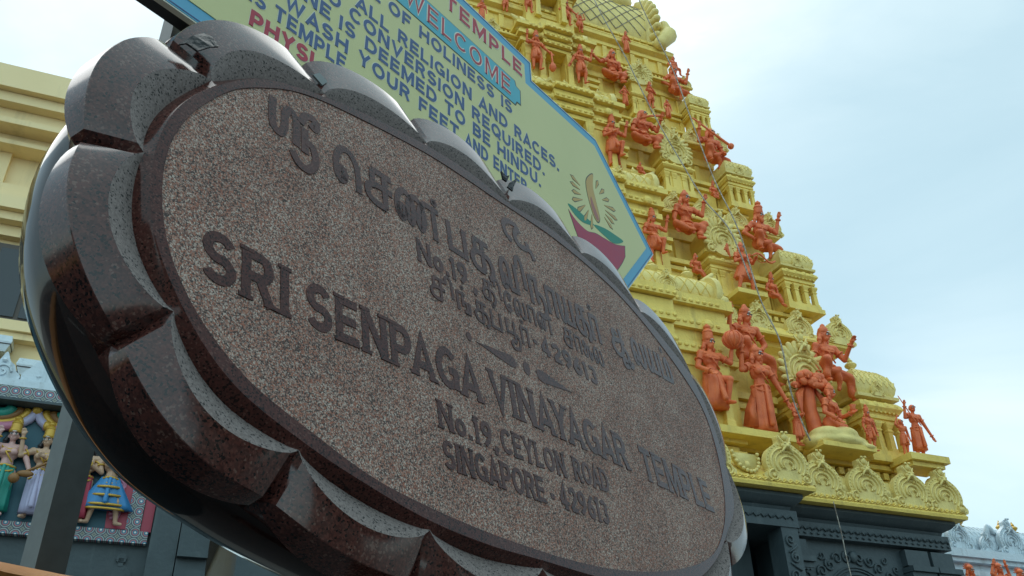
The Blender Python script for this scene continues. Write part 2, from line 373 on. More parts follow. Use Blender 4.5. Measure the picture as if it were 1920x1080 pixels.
# Tamil letters in stroke form, height 1 = body of the letter
sp_ = lambda p, n=5: spline(p, n, closed=False)
TAM = {
 'sri': (1.0, [sp_([(.06, 1.05), (.04, .6), (.08, .22), (.26, .14), (.36, .4), (.38, .8), (.52, .98), (.66, .84), (.68, .45), (.66, .05)]), [(.9, .74), (.9, .0)],
               sp_([(.78, .82), (.92, 1.12), (1.12, 1.2), (1.24, 1.06), (1.18, .92), (1.05, 1.0)]), sp_([(.56, -.16), (.72, -.4), (.98, -.42), (1.18, -.1), (1.12, .28), (.92, .36)])]),
 'e': (.9, [sp_([(.36, .16), (.2, .02), (.06, .2), (.2, .4), (.34, .26), (.26, .06)]), sp_([(.06, .22), (.05, .6), (.2, .95), (.5, 1.02), (.72, .75), (.78, .4), (.78, -.05)])]),
 'ee': (.7, [sp_([(.6, .84), (.5, .66), (.42, .82), (.58, 1.0), (.3, 1.05), (.08, .7), (.1, .25), (.32, 0), (.52, .16), (.42, .36), (.26, .2)])]),
 'ca': (.95, [[(.25, 1), (.95, 1)], [(.25, 1), (.25, .55)], [(.68, 1), (.68, .0)], sp_([(.95, .55), (.4, .56), (.08, .42), (.08, .14), (.3, .0), (.68, .0)])]),
 'nna': (1.75, [sp_([(.3, .1), (.12, .16), (.1, .38), (.24, .46), (.34, .28), (.2, .06), (.04, .3), (.1, .75), (.34, .98), (.62, .8), (.66, .4), (.56, .08), (.42, .3), (.5, .72), (.72, .98), (1.02, .84), (1.08, .4), (.96, .08), (.84, .3), (.94, .72), (1.14, .98), (1.5, 1.0)]), [(1.5, 1), (1.5, 0)], [(1.2, 1), (1.72, 1)]]),
 'na3': (1.5, [sp_([(.3, .1), (.12, .16), (.1, .38), (.24, .46), (.34, .28), (.2, .06), (.04, .3), (.1, .75), (.34, .98), (.62, .8), (.66, .4), (.56, .08), (.42, .3), (.5, .72), (.8, 1.0)]), [(.7, 1), (1.4, 1)], [(1.12, 1), (1.12, 0)]]),
 'pa': (.86, [[(.1, 1), (.1, .1), (.78, .1)], [(.76, 1), (.76, 0)]]),
 'ka': (1.0, [[(.22, 1), (.9, 1)], [(.25, 1), (.25, .6)], [(.58, 1), (.58, 0)], sp_([(.58, .58), (.25, .57), (.06, .32), (.2, .04), (.58, .0)]), sp_([(.58, .58), (.84, .52), (.98, .24), (.9, -.05), (.74, -.12)])]),
 'va': (1.05, [sp_([(.34, .12), (.16, .02), (.06, .22), (.18, .44), (.34, .32), (.28, .08)]), sp_([(.06, .22), (.06, .66), (.24, .98), (.48, .9), (.56, .5), (.54, .06)]), [(.5, .06), (1.0, .06)], [(.96, 0), (.96, 1)]]),
 'isign': (.45, [sp_([(-.06, .95), (-.04, 1.25), (.14, 1.4), (.32, 1.2), (.36, .7), (.36, .35)])]),
 'na': (1.0, [[(.1, 0), (.1, 1)], [(.1, .96), (.66, .96)], sp_([(.5, .96), (.5, .3), (.56, .12)]), sp_([(.5, .52), (.84, .42), (.96, .06), (.8, -.26), (.44, -.24)])]),
 'aa': (.72, [[(.1, 0), (.1, 1)], [(.1, .95), (.66, .95)], [(.6, 1), (.6, 0)]]),
 'ya': (1.05, [sp_([(.1, 1), (.1, .4), (.16, .08), (.34, .1), (.5, .4)]), [(.5, 1), (.5, .06)], [(.4, .08), (1.0, .08)], [(.95, 1), (.95, 0)]]),
 'ra': (.8, [[(.1, 0), (.1, 1)], [(.1, .95), (.74, .95)], [(.6, 1), (.6, .06), (.4, -.2)]]),
 'la': (1.0, [sp_([(.34, .14), (.16, .04), (.06, .24), (.18, .44), (.34, .3), (.28, .08)]), sp_([(.06, .24), (.06, .66), (.24, .96), (.46, .88), (.54, .5), (.54, .2), (.72, .02), (.92, .2), (.92, .6), (.84, .96)])]),
 'ma': (1.0, [[(.1, 1), (.1, .06), (.95, .06)], sp_([(.92, .06), (.94, .5), (.78, .92), (.6, .8), (.58, .4), (.58, .06)])]),
 'aaa': (1.5, [sp_([(.55, .75), (.35, .9), (.2, .72), (.34, .52), (.6, .56), (1.02, .56)]), sp_([(.55, .56), (.2, .5), (.06, .24), (.26, .0), (.6, .02), (.78, .3), (.8, .7), (.8, 1.05)]), sp_([(.8, .3), (.98, .26), (1.1, .02), (.98, -.3), (.7, -.38), (.62, -.2), (.8, -.12), (1.2, -.3), (1.36, -.1)])]),
 'nga': (.95, [[(.1, 0), (.1, 1)], [(.1, .95), (.62, .95)], [(.44, .95), (.44, .3)], sp_([(.44, .55), (.7, .48), (.68, .08), (.5, .08)]), [(.5, .06), (.9, .06)], [(.88, .0), (.88, .6)]]),
 'ai': (1.0, [sp_([(.2, .56), (.08, .76), (.2, .96), (.36, .8), (.26, .58), (.08, .3), (.2, .04), (.4, .14), (.44, .5), (.58, .72), (.7, .5), (.68, .1), (.84, .1), (.94, .5)])]),
 'u3': (1.0, [[(.1, 1), (.1, .3), (.7, .3)], [(.66, 1), (.66, -.1)], sp_([(.66, .3), (.95, .1), (.9, -.35), (.5, -.5), (.3, -.3), (.44, -.12), (.66, -.16)])]),
 'pulli': (0, [('c', arc(-.3, 1.28, .035, .035, 0, 360, 8)[:-1])]),
 'pulli2': (0, [('c', arc(-.6, 1.28, .035, .035, 0, 360, 8)[:-1])]),
 ' ': (.5, []),
}
def stroke_mesh(mb, pts, closed, wd, h, base, fx, s_i):
    """one ribbon with thickness; fx maps glyph coords to (x, z); wd = full width in metres"""
    P = [Vector(fx(p)) for p in pts]; Q = [P[0]]
    for p in P[1:]:
        if (p - Q[-1]).length > 1e-6: Q.append(p)
    P = Q; n = len(P)
    if n < 2: return
    Lf = []; Rt = []
    for i in range(n):
        a = P[i] - P[i - 1] if (closed or i) else None; b = P[(i + 1) % n] - P[i] if (closed or i < n - 1) else None
        if a is None: a = b
        if b is None: b = a
        a = a.normalized(); b = b.normalized(); t = a + b
        t = t.normalized() if t.length > 1e-4 else a
        nn = Vector((-t.y, t.x)); k = 1 / max(.45, nn.dot(Vector((-a.y, a.x))))
        Lf.append(P[i] + nn * wd / 2 * k); Rt.append(P[i] - nn * wd / 2 * k)
    hh = h + s_i * .00015
    rows = [[(l.x, -base, l.y), (l.x, -base - hh, l.y), (r.x, -base - hh, r.y), (r.x, -base, r.y)] for l, r in zip(Lf, Rt)]
    if closed: rows.append(rows[0])
    mb.rings(rows, caps=not closed)
def kern(a, b):
    return -.17 if (a + b) in ('PA', 'AV', 'VA', 'AY', 'YA', 'FA', 'LY', 'AT', 'TA') else (-.06 if b == 'A' or a == 'A' else 0.0)
def text_width(items, table, track):
    kk = sum(kern(items[i], items[i + 1]) for i in range(len(items) - 1)) if table is LAT else 0
    return kk + sum(table[c][0] + track if c != ' ' else .56 for c in items) - track
def write(mb, items, table, x0, z0, x1, h, th, z1=None, track=.14, wd=.2, depth=.003, base=0.0, slab=False, anchor_w=None):
    """draw items between x0 and x1 on a base line from z0 to z1, cap height h"""
    w = text_width(items, table, track); sx = (x1 - x0) / w if x1 is not None else th; z1 = z0 if z1 is None else z1
    cx = 0.0
    for ci, ch in enumerate(items):
        if table is LAT and ci: cx += kern(items[ci - 1], ch)
        if ch == ' ': cx += .56; continue
        gw, st = table[ch]
        allst = list(st) + (serifs(st) if slab else [])
        k = 0
        for s in allst:
            closed = isinstance(s, tuple) and s[0] == 'c'; thin = isinstance(s, tuple) and s[0] == 't'
            p = s[1] if isinstance(s, tuple) else s
            def fx(q, cx=cx):
                X = x0 + (cx + q[0]) * sx
                return (X, z0 + (z1 - z0) * (X - x0) / max(1e-6, (w * sx)) + q[1] * h)
            stroke_mesh(mb, p, closed, (.075 if thin else wd) * (h if thin else (h * .5 + sx * .5)), depth, base, fx, k); k += 1
        cx += gw + track
    return x0 + cx * sx

# ------------------------------------------------------------------ ground and street
def ground():
    m = MB(); m.box(-400, 400, -400, 400, -.3, -.004); g = m.build('ground', MT['pave']); tag(g, kind='structure')
    m = MB(); m.box(-60, 80, -14, 4.3, -.2, .0); r = m.build('road', MT['road']); tag(r, kind='structure')
    m = MB()
    for i in range(-8, 14): m.box(i * 6, i * 6 + 3, -5.06, -4.94, 0, .004)
    tag(m.build('road_marking', MT['white']), kind='structure')
ground()

# ------------------------------------------------------------------ granite name plaque
SC = Vector((0.0447, 1.61756, 2.38836)); ST = Vector((.58632, .80992, .01640)); SU = Vector((-.12744, .07222, .98921))
plaque = empty('granite_plaque', frame_matrix(SC, ST, SU), 'oval red granite name plaque with carved lotus petals, in front of the yellow notice board', 'plaque')
def plaque_build():
    joints = [(-.894, -.011), (-.802, .207), (-.563, .369), (-.269, .45), (.029, .467), (.353, .482), (.644, .424), (.894, .301), (.947, .037), (.785, -.215), (.53, -.365), (.22, -.425), (-.097, -.432), (-.383, -.423), (-.632, -.366), (-.83, -.236)]
    extra = {0: (-.868, .102), 1: (-.705, .302), 2: (-.425, .413), 3: (-.12, .468), 4: (.19, .490), 5: (.50, .462), 6: (.775, .372), 7: (.945, .175), 8: (.915, -.10), 9: (.675, -.295), 10: (.38, -.398), 11: (.06, -.432), 12: (-.24, -.433), 13: (-.513, -.398), 14: (-.748, -.318), 15: (-.884, -.130)}
    ctrl = []
    for i, j in enumerate(joints): ctrl += [j, extra[i]]
    NS = 12                                     # samples per half petal
    ro = spline(ctrl, NS); n = len(ro)
    inn = [(-0.866, -0.069), (-0.859, -0.115), (-0.846, -0.156), (-0.826, -0.194), (-0.798, -0.232), (-0.759, -0.268), (-0.713, -0.299), (-0.658, -0.322), (-0.603, -0.341), (-0.552, -0.359), (-0.480, -0.378), (-0.376, -0.392), (-0.262, -0.401), (-0.146, -0.405), (-0.010, -0.405), (0.140, -0.397), (0.300, -0.376), (0.460, -0.343), (0.588, -0.305), (0.683, -0.262), (0.762, -0.202), (0.826, -0.131), (0.871, -0.046), (0.900, 0.054), (0.905, 0.142), (0.888, 0.204), (0.845, 0.253), (0.778, 0.304), (0.695, 0.352), (0.600, 0.396), (0.501, 0.427), (0.407, 0.442), (0.315, 0.450), (0.194, 0.453), (0.062, 0.444), (-0.043, 0.434), (-0.146, 0.427), (-0.262, 0.415), (-0.383, 0.391), (-0.497, 0.363), (-0.580, 0.339), (-0.647, 0.309), (-0.711, 0.264), (-0.760, 0.220), (-0.800, 0.166), (-0.836, 0.103), (-0.859, 0.038), (-0.867, -0.019)]
    isp = spline(inn, 10)
    pol = sorted((atan2(y / .42, x / .92), hypot(x / .92, y / .42)) for x, y in isp)
    def rin(x, y):
        a = atan2(y / .42, x / .92)
        for k in range(len(pol)):
            a0, r0_ = pol[k - 1]; a1, r1_ = pol[k]
            if k == 0: a0 -= 2 * pi
            if a0 <= a <= a1: break
        else:
            a0, r0_ = pol[-1]; a1, r1_ = pol[0]; a1 += 2 * pi
        t = (a - a0) / max(1e-9, a1 - a0); r = r0_ + (r1_ - r0_) * t
        return (.92 * r * cos(a), .42 * r * sin(a))
    ri = [rin(*p) for p in ro]
    nor = []
    for i in range(n):
        # a smooth outward normal (of the mean oval)
        x, y = ro[i]; v = Vector((x / .85 ** 2, y / .42 ** 2)); v2 = Vector((ro[(i + 5) % n][0] - ro[i - 5][0], ro[(i + 5) % n][1] - ro[i - 5][1])).normalized()
        v = v.normalized() * .6 + Vector((-v2.y, v2.x)) * .4
        if v.dot(Vector((x, y))) < 0: v = -v
        nor.append(v.normalized())
    ph = [(i % (2 * NS)) / (2 * NS) for i in range(n)]
    A = [abs(sin(pi * p)) for p in ph]
    def P(i, off, z): return (ro[i][0] + nor[i].x * off, -z, ro[i][1] + nor[i].y * off)
    # speckled field
    m = MB(); k = len(ri)
    m.add([(x, .002, z) for x, z in ri] + [(.02, .002, 0)], [(i, (i + 1) % k, k) for i in range(k)])
    f = m.build('inscribed_face', MT['speckle'], plaque)
    # polished border
    m = MB()
    m.rings([[(x, .003, z) for x, z in ri], [(x * 1.0005, 0, z * 1.0005) for x, z in ri], [P(i, -.010, 0) for i in range(n)], [P(i, -.007, -.003) for i in range(n)], [P(i, .002, -.004 - .019 * A[i] ** .6) for i in range(n)]], caps=False)
    m.build('polished_border', MT['polish'], plaque, angle=35)
    # rough scooped crescents between border and petals
    m = MB(); rows = []
    for k in range(6):
        t = k / 5
        rows.append([P(i, .002 + (.001 + .046 * A[i] ** .7) * t, (-.004 - .019 * A[i] ** .6) * (1 - t) ** 1.2 - .004 * t) for i in range(n)])
    m.rings(rows, caps=False); m.build('crescent_band', MT['cut'], plaque, angle=50)
    # petals: one mesh each
    tip = .118
    def edge(i):
        t_ = .092 + .028 * max(0, nor[i].y)
        return t_ * .68 + t_ * .32 * A[i] ** .5
    def surf(i, t):
        a = A[i]; s = .003 + .046 * a ** .7; e_ = edge(i); off = s + (e_ - s) * t
        z = -.004 - .013 * t ** 1.2 * a ** .7 - .046 * t * (1 - a ** .34)
        return P(i, off, z)
    TS = [0, .12, .28, .46, .64, .8, .92, 1.0]
    for k in range(16):
        m = MB(); ids = [(k * 2 * NS + j) % n for j in range(2 * NS + 1)]
        rows = []
        for t in TS:
            row = []
            for j, i in enumerate(ids):
                row.append(surf(i, t))
            rows.append(row)
        def low(i, off, z): return P(i, edge(i) + off, surf_z(i) + z)
        def surf_z(i): return -surf(i, 1.0)[1]
        rows.append([low(i, .0012 * A[i], -.0012) for i in ids]); rows.append([low(i, .002 + .006 * A[i], -.044 * A[i] ** .4 - .006) for i in ids])
        rows.append([P(i, .060, -.09) for i in ids])
        m.rings(rows, closed=False, caps=False)
        m.build('petal', MT['dress'], plaque, angle=20, recalc=False)
    # dark polished bowl behind the petals
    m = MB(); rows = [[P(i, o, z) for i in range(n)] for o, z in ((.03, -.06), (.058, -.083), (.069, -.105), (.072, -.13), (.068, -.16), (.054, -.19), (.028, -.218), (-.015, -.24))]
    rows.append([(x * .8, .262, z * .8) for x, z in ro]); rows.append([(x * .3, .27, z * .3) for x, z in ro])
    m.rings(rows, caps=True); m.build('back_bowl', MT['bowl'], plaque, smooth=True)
    # writing
    m = MB(); b = -.002; D = .0012
    y0 = -.166
    write(m, 'SRI', LAT, -.800, -.170, -.652, .088, 0, z1=-.169, wd=.2, slab=True, base=b, depth=D)
    write(m, 'SENPAGA', LAT, -.618, -.169, -.203, .086, 0, z1=-.156, wd=.2, slab=True, base=b, depth=D)
    write(m, 'VINAYAGAR', LAT, -.175, -.155, .325, .084, 0, z1=-.146, wd=.2, slab=True, base=b, depth=D)
    write(m, 'TEMPLE', LAT, .392, -.150, .752, .086, 0, z1=-.152, wd=.2, slab=True, base=b, depth=D)
    m.build('name_lettering', MT['polish'], plaque); m = MB()
    write(m, ['N', 'o', '.', '1', '9', ','], LAT, -.337, -.244, -.178, .052, 0, wd=.19, slab=True, base=b, depth=D)
    write(m, 'CEYLON', LAT, -.166, -.241, .04, .052, 0, z1=-.237, wd=.19, slab=True, base=b, depth=D)
    write(m, 'ROAD', LAT, .072, -.233, .205, .052, 0, z1=-.229, wd=.19, slab=True, base=b, depth=D)
    write(m, 'SINGAPORE', LAT, -.334, -.315, -.050, .052, 0, z1=-.310, wd=.2, slab=True, base=b, depth=D)
    write(m, '-', LAT, -.034, -.312, -.018, .055, 0, wd=.2, base=b, depth=D)
    write(m, '429613', LAT, .0, -.306, .174, .052, 0, z1=-.304, wd=.2, slab=True, base=b, depth=D)
    m.build('address_lettering', MT['polish'], plaque)
    m = MB(); TH = .078
    write(m, ['sri'], TAM, -.690, .180, -.608, .080, 0, wd=.2, base=b, depth=D)
    write(m, ['e', 'ca', 'nna', 'pulli', 'pa', 'ka'], TAM, -.548, .172, -.098, .080, 0, z1=.176, wd=.19, base=b, depth=D)
    write(m, ['va', 'isign', 'na', 'aa', 'ya', 'ka', 'aa', 'pulli2'], TAM, -.070, .172, .348, .080, 0, z1=.190, wd=.19, base=b, depth=D)
    write(m, ['aaa', 'la', 'ya', 'ma', 'pulli2'], TAM, .398, .196, .742, .080, 0, z1=.222, wd=.19, base=b, depth=D)
    m.build('tamil_name_lettering', MT['polish'], plaque); m = MB()
    write(m, ['N', 'o', '.', '1', '9'], LAT, -.345, .094, -.196, .055, 0, z1=.106, wd=.2, base=b, depth=D)
    write(m, [','], LAT, -.180, .104, -.168, .055, 0, wd=.2, base=b, depth=D)
    write(m, ['ka', 'isign', 'ee', 'la', 'aa', 'na3', 'pulli2'], TAM, -.150, .106, .118, .046, 0, z1=.118, wd=.165, base=b, depth=D)
    write(m, ['ca', 'aa', 'ai', 'la'], TAM, .150, .116, .322, .046, 0, z1=.118, wd=.165, base=b, depth=D)
    write(m, ['ca', 'isign', 'nga', 'pulli2', 'ka', 'pa', 'pulli2', 'u3', 'aa', 'pulli2'], TAM, -.318, .030, .004, .046, 0, z1=.042, wd=.165, base=b, depth=D)
    write(m, '-', LAT, .010, .046, .026, .05, 0, wd=.2, base=b, depth=D)
    write(m, '429613', LAT, .040, .046, .266, .048, 0, z1=.048, wd=.22, base=b, depth=D)
    # opening sign above the first line
    for i, p in enumerate(([(.0, .33), (-.018, .345), (-.022, .372), (.0, .39), (.028, .392), (.040, .375)], [(.034, .388), (.018, .356), (.03, .335), (.062, .34), (.066, .36)], [(.06, .345), (.078, .335), (.086, .318)])):
        stroke_mesh(m, spline(p, 6, closed=False), False, .016, D, b, lambda q: q, i)
    m.build('tamil_address_lettering', MT['polish'], plaque)
    m = MB()
    m.poly([(-.200, -.022), (-.088, -.008), (-.074, -.012), (-.070, -.022), (-.074, -.032), (-.088, -.036)], b + .0030, b + .0045)
    m.poly([(.132, -.016), (.02, -.002), (.004, -.006), (0, -.016), (.004, -.028), (.02, -.032)], b + .0030, b + .0045)
    m.poly([(-.219 + .008 * cos(a * .5236), -.019 + .010 * sin(a * .5236)) for a in range(12)], b + .0030, b + .0045)
    m.poly([(-.035 + .012 * cos(a * .5236), -.019 + .016 * sin(a * .5236)) for a in range(12)], b + .0030, b + .0045)
    m.build('divider_ornament', MT['polish'], plaque)
plaque_build()
# what carries the plaque, below the picture
def plinth():
    c = SC + ST * .02
    e = empty('granite_plinth', frame_matrix((c.x - .02, c.y + .02, 0), Vector((ST.x, ST.y, 0)), (0, 0, 1)), 'dark granite plinth carrying the oval name plaque', 'plinth')
    m = MB(); m.rect(0, 0.09, [(.42, .16, -.02), (.42, .16, .22), (.40, .15, .24)]); m.build('foot_slab', MT['polish'], e)
    m = MB(); m.rect(0, .09, [(.28, .10, .235), (.25, .09, 1.0), (.24, .09, 2.02)]); m.build('shaft', MT['polish'], e)
plinth()
PW = plaque.matrix_world.copy()
def tape(name, pts, label, m, th=.003):
    mb = MB(); n = len(pts); v = [Vector(p) for p in pts]
    mb.add([p for p in v] + [p + Vector((0, th, -.001)) for p in v], [tuple(range(n)), tuple(range(2 * n - 1, n - 1, -1))] + [(i, i + n, (i + 1) % n + n, (i + 1) % n) for i in range(n)])
    o = mb.build(name, m); o.matrix_world = PW; return tag(o, label, 'tape')
tape('tape_piece', [(-.869, -.004, .228), (-.850, -.010, .262), (-.829, -.006, .290), (-.818, -.012, .286), (-.806, -.014, .272), (-.824, -.020, .250), (-.844, -.016, .226), (-.858, -.008, .238)], 'creased black tape flap stuck over the groove between two top left petals', MT['plastic'])
tape('tape_piece', [(-.589, .006, .404), (-.572, .006, .424), (-.553, .006, .414), (-.566, .006, .394)], 'small grey square of tape on the petal below the red lettering of the notice board', MT['tape'])
def shreds():
    m = MB()
    for q in ([(.014, .0, .530), (.010, -.002, .552), (.026, -.003, .546), (.041, -.004, .557), (.026, -.002, .528)], [(.028, .0, .514), (.040, -.002, .534), (.080, -.003, .574), (.052, -.002, .526), (.046, -.002, .510)]):
        v = [Vector(p) for p in q]; n = len(v)
        m.add(v + [p + Vector((0, .004, 0)) for p in v], [tuple(range(n)), tuple(range(2 * n - 1, n - 1, -1))] + [(i, i + n, (i + 1) % n + n, (i + 1) % n) for i in range(n)])
    o = m.build('plastic_scrap', MT['plastic']); o.matrix_world = PW
    tag(o, 'torn black plastic scrap sticking up from a groove on the upper rim of the plaque', 'scrap')
shreds()

# ------------------------------------------------------------------ painted notice board on steel posts
BC = Vector((-.28842, 2.33308, 0)); BT = Vector((.60460, .79653, 0))
BM = frame_matrix(BC, BT, (0, 0, 1))
board = empty('notice_board', BM, 'yellow notice board with light blue border and blue capitals behind the granite plaque', 'sign board')
def board_build():
    xc = -.12
    right = [(.648, 4.70), (.648, 4.39), (1.169, 4.39), (1.634, 3.967), (1.165, 3.43), (.648, 3.43), (.648, 2.9)]
    right = [(.10, 4.497), (.648, 4.497), (.652, 4.39), (1.169, 4.394), (1.634, 3.967), (1.165, 3.43), (.648, 3.43), (.648, 2.95)]
    outl = right + [(2 * xc - x, z) for x, z in reversed(right)]
    def inset(d):
        n = len(outl); o = []
        for i in range(n):
            p, a, b = Vector(outl[i]), Vector(outl[i - 1]), Vector(outl[(i + 1) % n])
            e1 = (p - a).normalized(); e2 = (b - p).normalized(); n1 = Vector((e1.y, -e1.x)); n2 = Vector((e2.y, -e2.x))
            t = (n1 + n2); t = t.normalized() if t.length > 1e-5 else n1
            o.append(p + t * d / max(.4, t.dot(n1)))
        return [(q.x, q.y) for q in o]
    m = MB(); m.poly(outl, 0, .012); m.build('panel', MT['bd_blue'], board)
    m = MB(); m.poly(inset(-.004), -.003, .016); m.build('edge_trim', MT['ink_white'], board)
    m = MB()
    m.poly(inset(.001), -.0045, .0); m.build('border_paint', MT['bd_blue'], board)
    a = inset(.006); bq = inset(.010); n = len(a)
    m = MB(); m.rings([[(x, -.0048, z) for x, z in a], [(x, -.0055, z) for x, z in a], [(x, -.0055, z) for x, z in bq], [(x, -.0048, z) for x, z in bq]], caps=False)
    m.build('pinstripe', MT['ink_blue'], board)
    m = MB(); m.poly(inset(.052), -.0068, -.004); m.build('field', MT['bd_yellow'], board)
    # frame tubes and posts behind
    m = MB()
    o2 = inset(.03)
    for i in range(len(o2)): m.bar((o2[i][0], .040, o2[i][1]), (o2[(i + 1) % len(o2)][0], .040, o2[(i + 1) % len(o2)][1]), .045, .045, up=(0, 1, 0))
    m.build('rear_frame', MT['darksteel'], board)
    for x in (-.872, -2 * .12 + .872):
        m = MB(); m.box(x - .030, x + .030, .1, .165, -.02, 4.3); m.build('post', MT['steel'], board)
    B = -.0068
    # banner
    m = MB(); q = [(.519, 4.153), (.531, 4.178), (.556, 4.178), (.556, 4.256), (.527, 4.262), (.519, 4.288)]
    bn = q + [(2 * xc - x, z) for x, z in reversed(q)]
    m.poly([(x + (.006 if x > 0 else -.006), z + (.004 if z > 4.22 else -.004)) for x, z in bn], B - .0008, B + .002); m.build('banner_outline', MT['ink_dark'], board)
    m = MB(); m.poly(bn, B - .0016, B + .001); m.build('banner', MT['ban_blue'], board)
    bb = -(B - .0016)
    m = MB(); write(m, 'WELCOME', LAT, -.150, 4.180, .488, .094, 0, wd=.22, base=bb, depth=.0010, track=.2); m.build('welcome_outline', MT['ink_white'], board)
    m = MB(); write(m, 'WELCOME', LAT, -.150, 4.180, .488, .094, 0, wd=.11, base=bb, depth=.0022, track=.2); m.build('welcome_lettering', MT['ink_red'], board)
    bb = -B
    m = MB(); write(m, 'TEMPLE', LAT, .075, 4.352, .575, .082, 0, wd=.27, base=bb, depth=.0008, track=.22); m.build('temple_outline', MT['ink_white'], board)
    m = MB(); write(m, 'TEMPLE', LAT, .075, 4.352, .575, .082, 0, wd=.18, base=bb, depth=.002, track=.22); m.build('temple_lettering', MT['ink_red'], board)
    H = .062
    rows = [('OF HOLINESS IS', -.222, 4.064, .497, 4.080, 'E '), ('ALL RELIGION AND RACES.', -.372, 3.954, .824, 3.984, 'O '), ('CONVERSION REQUIRED.', -.392, 3.880, .712, 3.892, 'NO '),
            ('IS DEEMED TO BE HINDU.', -.428, 3.800, .681, 3.812, 'ONE '), ('WASH YOUR FEET', -.640, 3.714, .165, 3.724, ''), ('AND ENTER.', .20, 3.724, .60, 3.722, ''), ('TEMPLE', -.668, 3.636, -.385, 3.640, 'IS ')]
    for txt, x0, z0, x1, z1, pre in rows:
        m = MB(); mo = MB()
        for mm, wd, dp in ((mo, .27, .0006), (m, .2, .0018)):
            write(mm, txt, LAT, x0, z0, x1, H, 0, z1=z1, wd=wd, base=bb, depth=dp, track=.17)
            if pre:
                wd_ = text_width(txt, LAT, .17); sx = (x1 - x0) / wd_; pw = text_width(pre.strip(), LAT, .17) * sx + .62 * sx
                write(mm, pre.strip(), LAT, x0 - pw - .0 * sx, z0 - .001, x0 - .62 * sx, H, 0, wd=wd, base=bb, depth=dp, track=.17)
        mo.build('text_outline', MT['ink_white'], board); m.build('text_line', MT['ink_blue'], board)
    m = MB(); mo = MB()
    for mm, wd, dp in ((mo, .30, .0006), (m, .24, .0018)): write(mm, 'PHYSI', LAT, -.742, 3.548, -.510, H, 0, z1=3.56, wd=wd, base=bb, depth=dp, track=.17)
    mo.build('red_text_outline', MT['ink_white'], board); m.build('red_lettering', MT['ink_red'], board)
    # oil lamp picture, and its mirror image on the far wing
    def flat(pts, m_, name, d): mb = MB(); mb.poly(pts, B - d, B + .002); mb.build(name, MT[m_], board)
    for sgn in (1, -1):
        X = (lambda x: x) if sgn > 0 else (lambda x: 2 * xc - x)
        sp = lambda p, k=6: [(X(x), z) for x, z in spline(p, k)]
        bowl = [(X(x), z) for x, z in spline([(.882, 3.812), (.94, 3.785), (1.02, 3.776), (1.09, 3.80), (1.16, 3.81), (1.25, 3.825), (1.343, 3.862)], 6, closed=False)] + [(X(x), z) for x, z in spline([(1.335, 3.80), (1.29, 3.735), (1.2, 3.64), (1.09, 3.60), (.98, 3.66), (.92, 3.74)], 6, closed=False)]
        c0 = (X(1.1), 3.75); flat([(c0[0] + (x - c0[0]) * 1.025, c0[1] + (z - c0[1]) * 1.05) for x, z in bowl], 'ink_dark', 'bowl_outline', .0005)
        flat(bowl, 'crimson', 'bowl', .001)
        flat(sp([(.878, 3.842), (.93, 3.812), (1.0, 3.808), (1.082, 3.842), (1.0, 3.848), (.93, 3.852)]), 'green', 'rim_leaf', .0008)
        flat(sp([(1.082, 3.842), (1.16, 3.828), (1.25, 3.83), (1.335, 3.885), (1.26, 3.884), (1.17, 3.872)]), 'green', 'rim_leaf', .0009)
        fl = [(1.056, 4.09), (1.108, 4.141), (1.100, 4.06), (1.12, 3.98), (1.136, 3.91), (1.116, 3.878), (1.084, 3.90), (1.054, 3.97), (1.042, 4.04)]
        flo = sp([(1.088 + (x - 1.088) * 1.09, 4.0 + (z - 4.0) * 1.05) for x, z in fl]); flat(flo, 'ink_dark', 'flame_outline', .0005); flat(sp(fl), 'tan', 'flame', .001)
        flat(sp([(1.075, 3.995), (1.10, 3.95), (1.128, 3.90), (1.112, 3.886), (1.088, 3.91), (1.07, 3.95)]), 'pinkflame', 'flame_core', .0016)
        m = MB(); mo = MB()
        for a in (-78, -62, -47, -31, -14, 4, 22, 118, 134, 150, 165, 181, 197, 213):
            aa = radians(a + 68 - 20); l = .10 if a % 2 else .075; r1 = .085
            c = Vector((1.09, 3.985)); d = Vector((cos(aa) * 1.15, sin(aa))); p = Vector((-d.y, d.x)).normalized()
            for mm, k, dd in ((mo, 1.0, .0005), (m, .66, .0011)):
                q0 = c + d * (r1 + .006); q1 = c + d * (r1 + l)
                qs = [q0 - p * .002 * k, q1 - p * .013 * k - d * .02, q1 - d * .004 * (1 - k) * 4, q1 + p * .013 * k - d * .02, q0 + p * .002 * k]
                mm.poly([(X(v.x), v.y) for v in qs], B - dd, B + .002)
        mo.build('ray_outline', MT['ink_dark'], board); m.build('rays', MT['tan'], board)
board_build()

# low orange wall end at the foot of the board, bottom left of the picture
def low_wall():
    o = empty('orange_wall', BM, 'rough orange painted top of a low wall at the lower left corner', 'wall')
    m = MB(); m.box(-3.2, -.90, -.14, .06, -.02, 1.93); m.build('wall_body', MT['stone'], o)
    rs = []
    for i in range(24):
        x = -3.22 + 2.36 * i / 23; h = 1.985 + .006 * sin(i * 1.7) - .03 * max(0, (i - 18) / 5)
        rs.append([(x, -.16, 1.93), (x, -.165, h - .02), (x, -.14, h), (x, .06, h), (x, .08, h - .02), (x, .08, 1.93)])
    m = MB(); m.rings(rs); m.build('coping', MT['ochre'], o, angle=40)
low_wall()

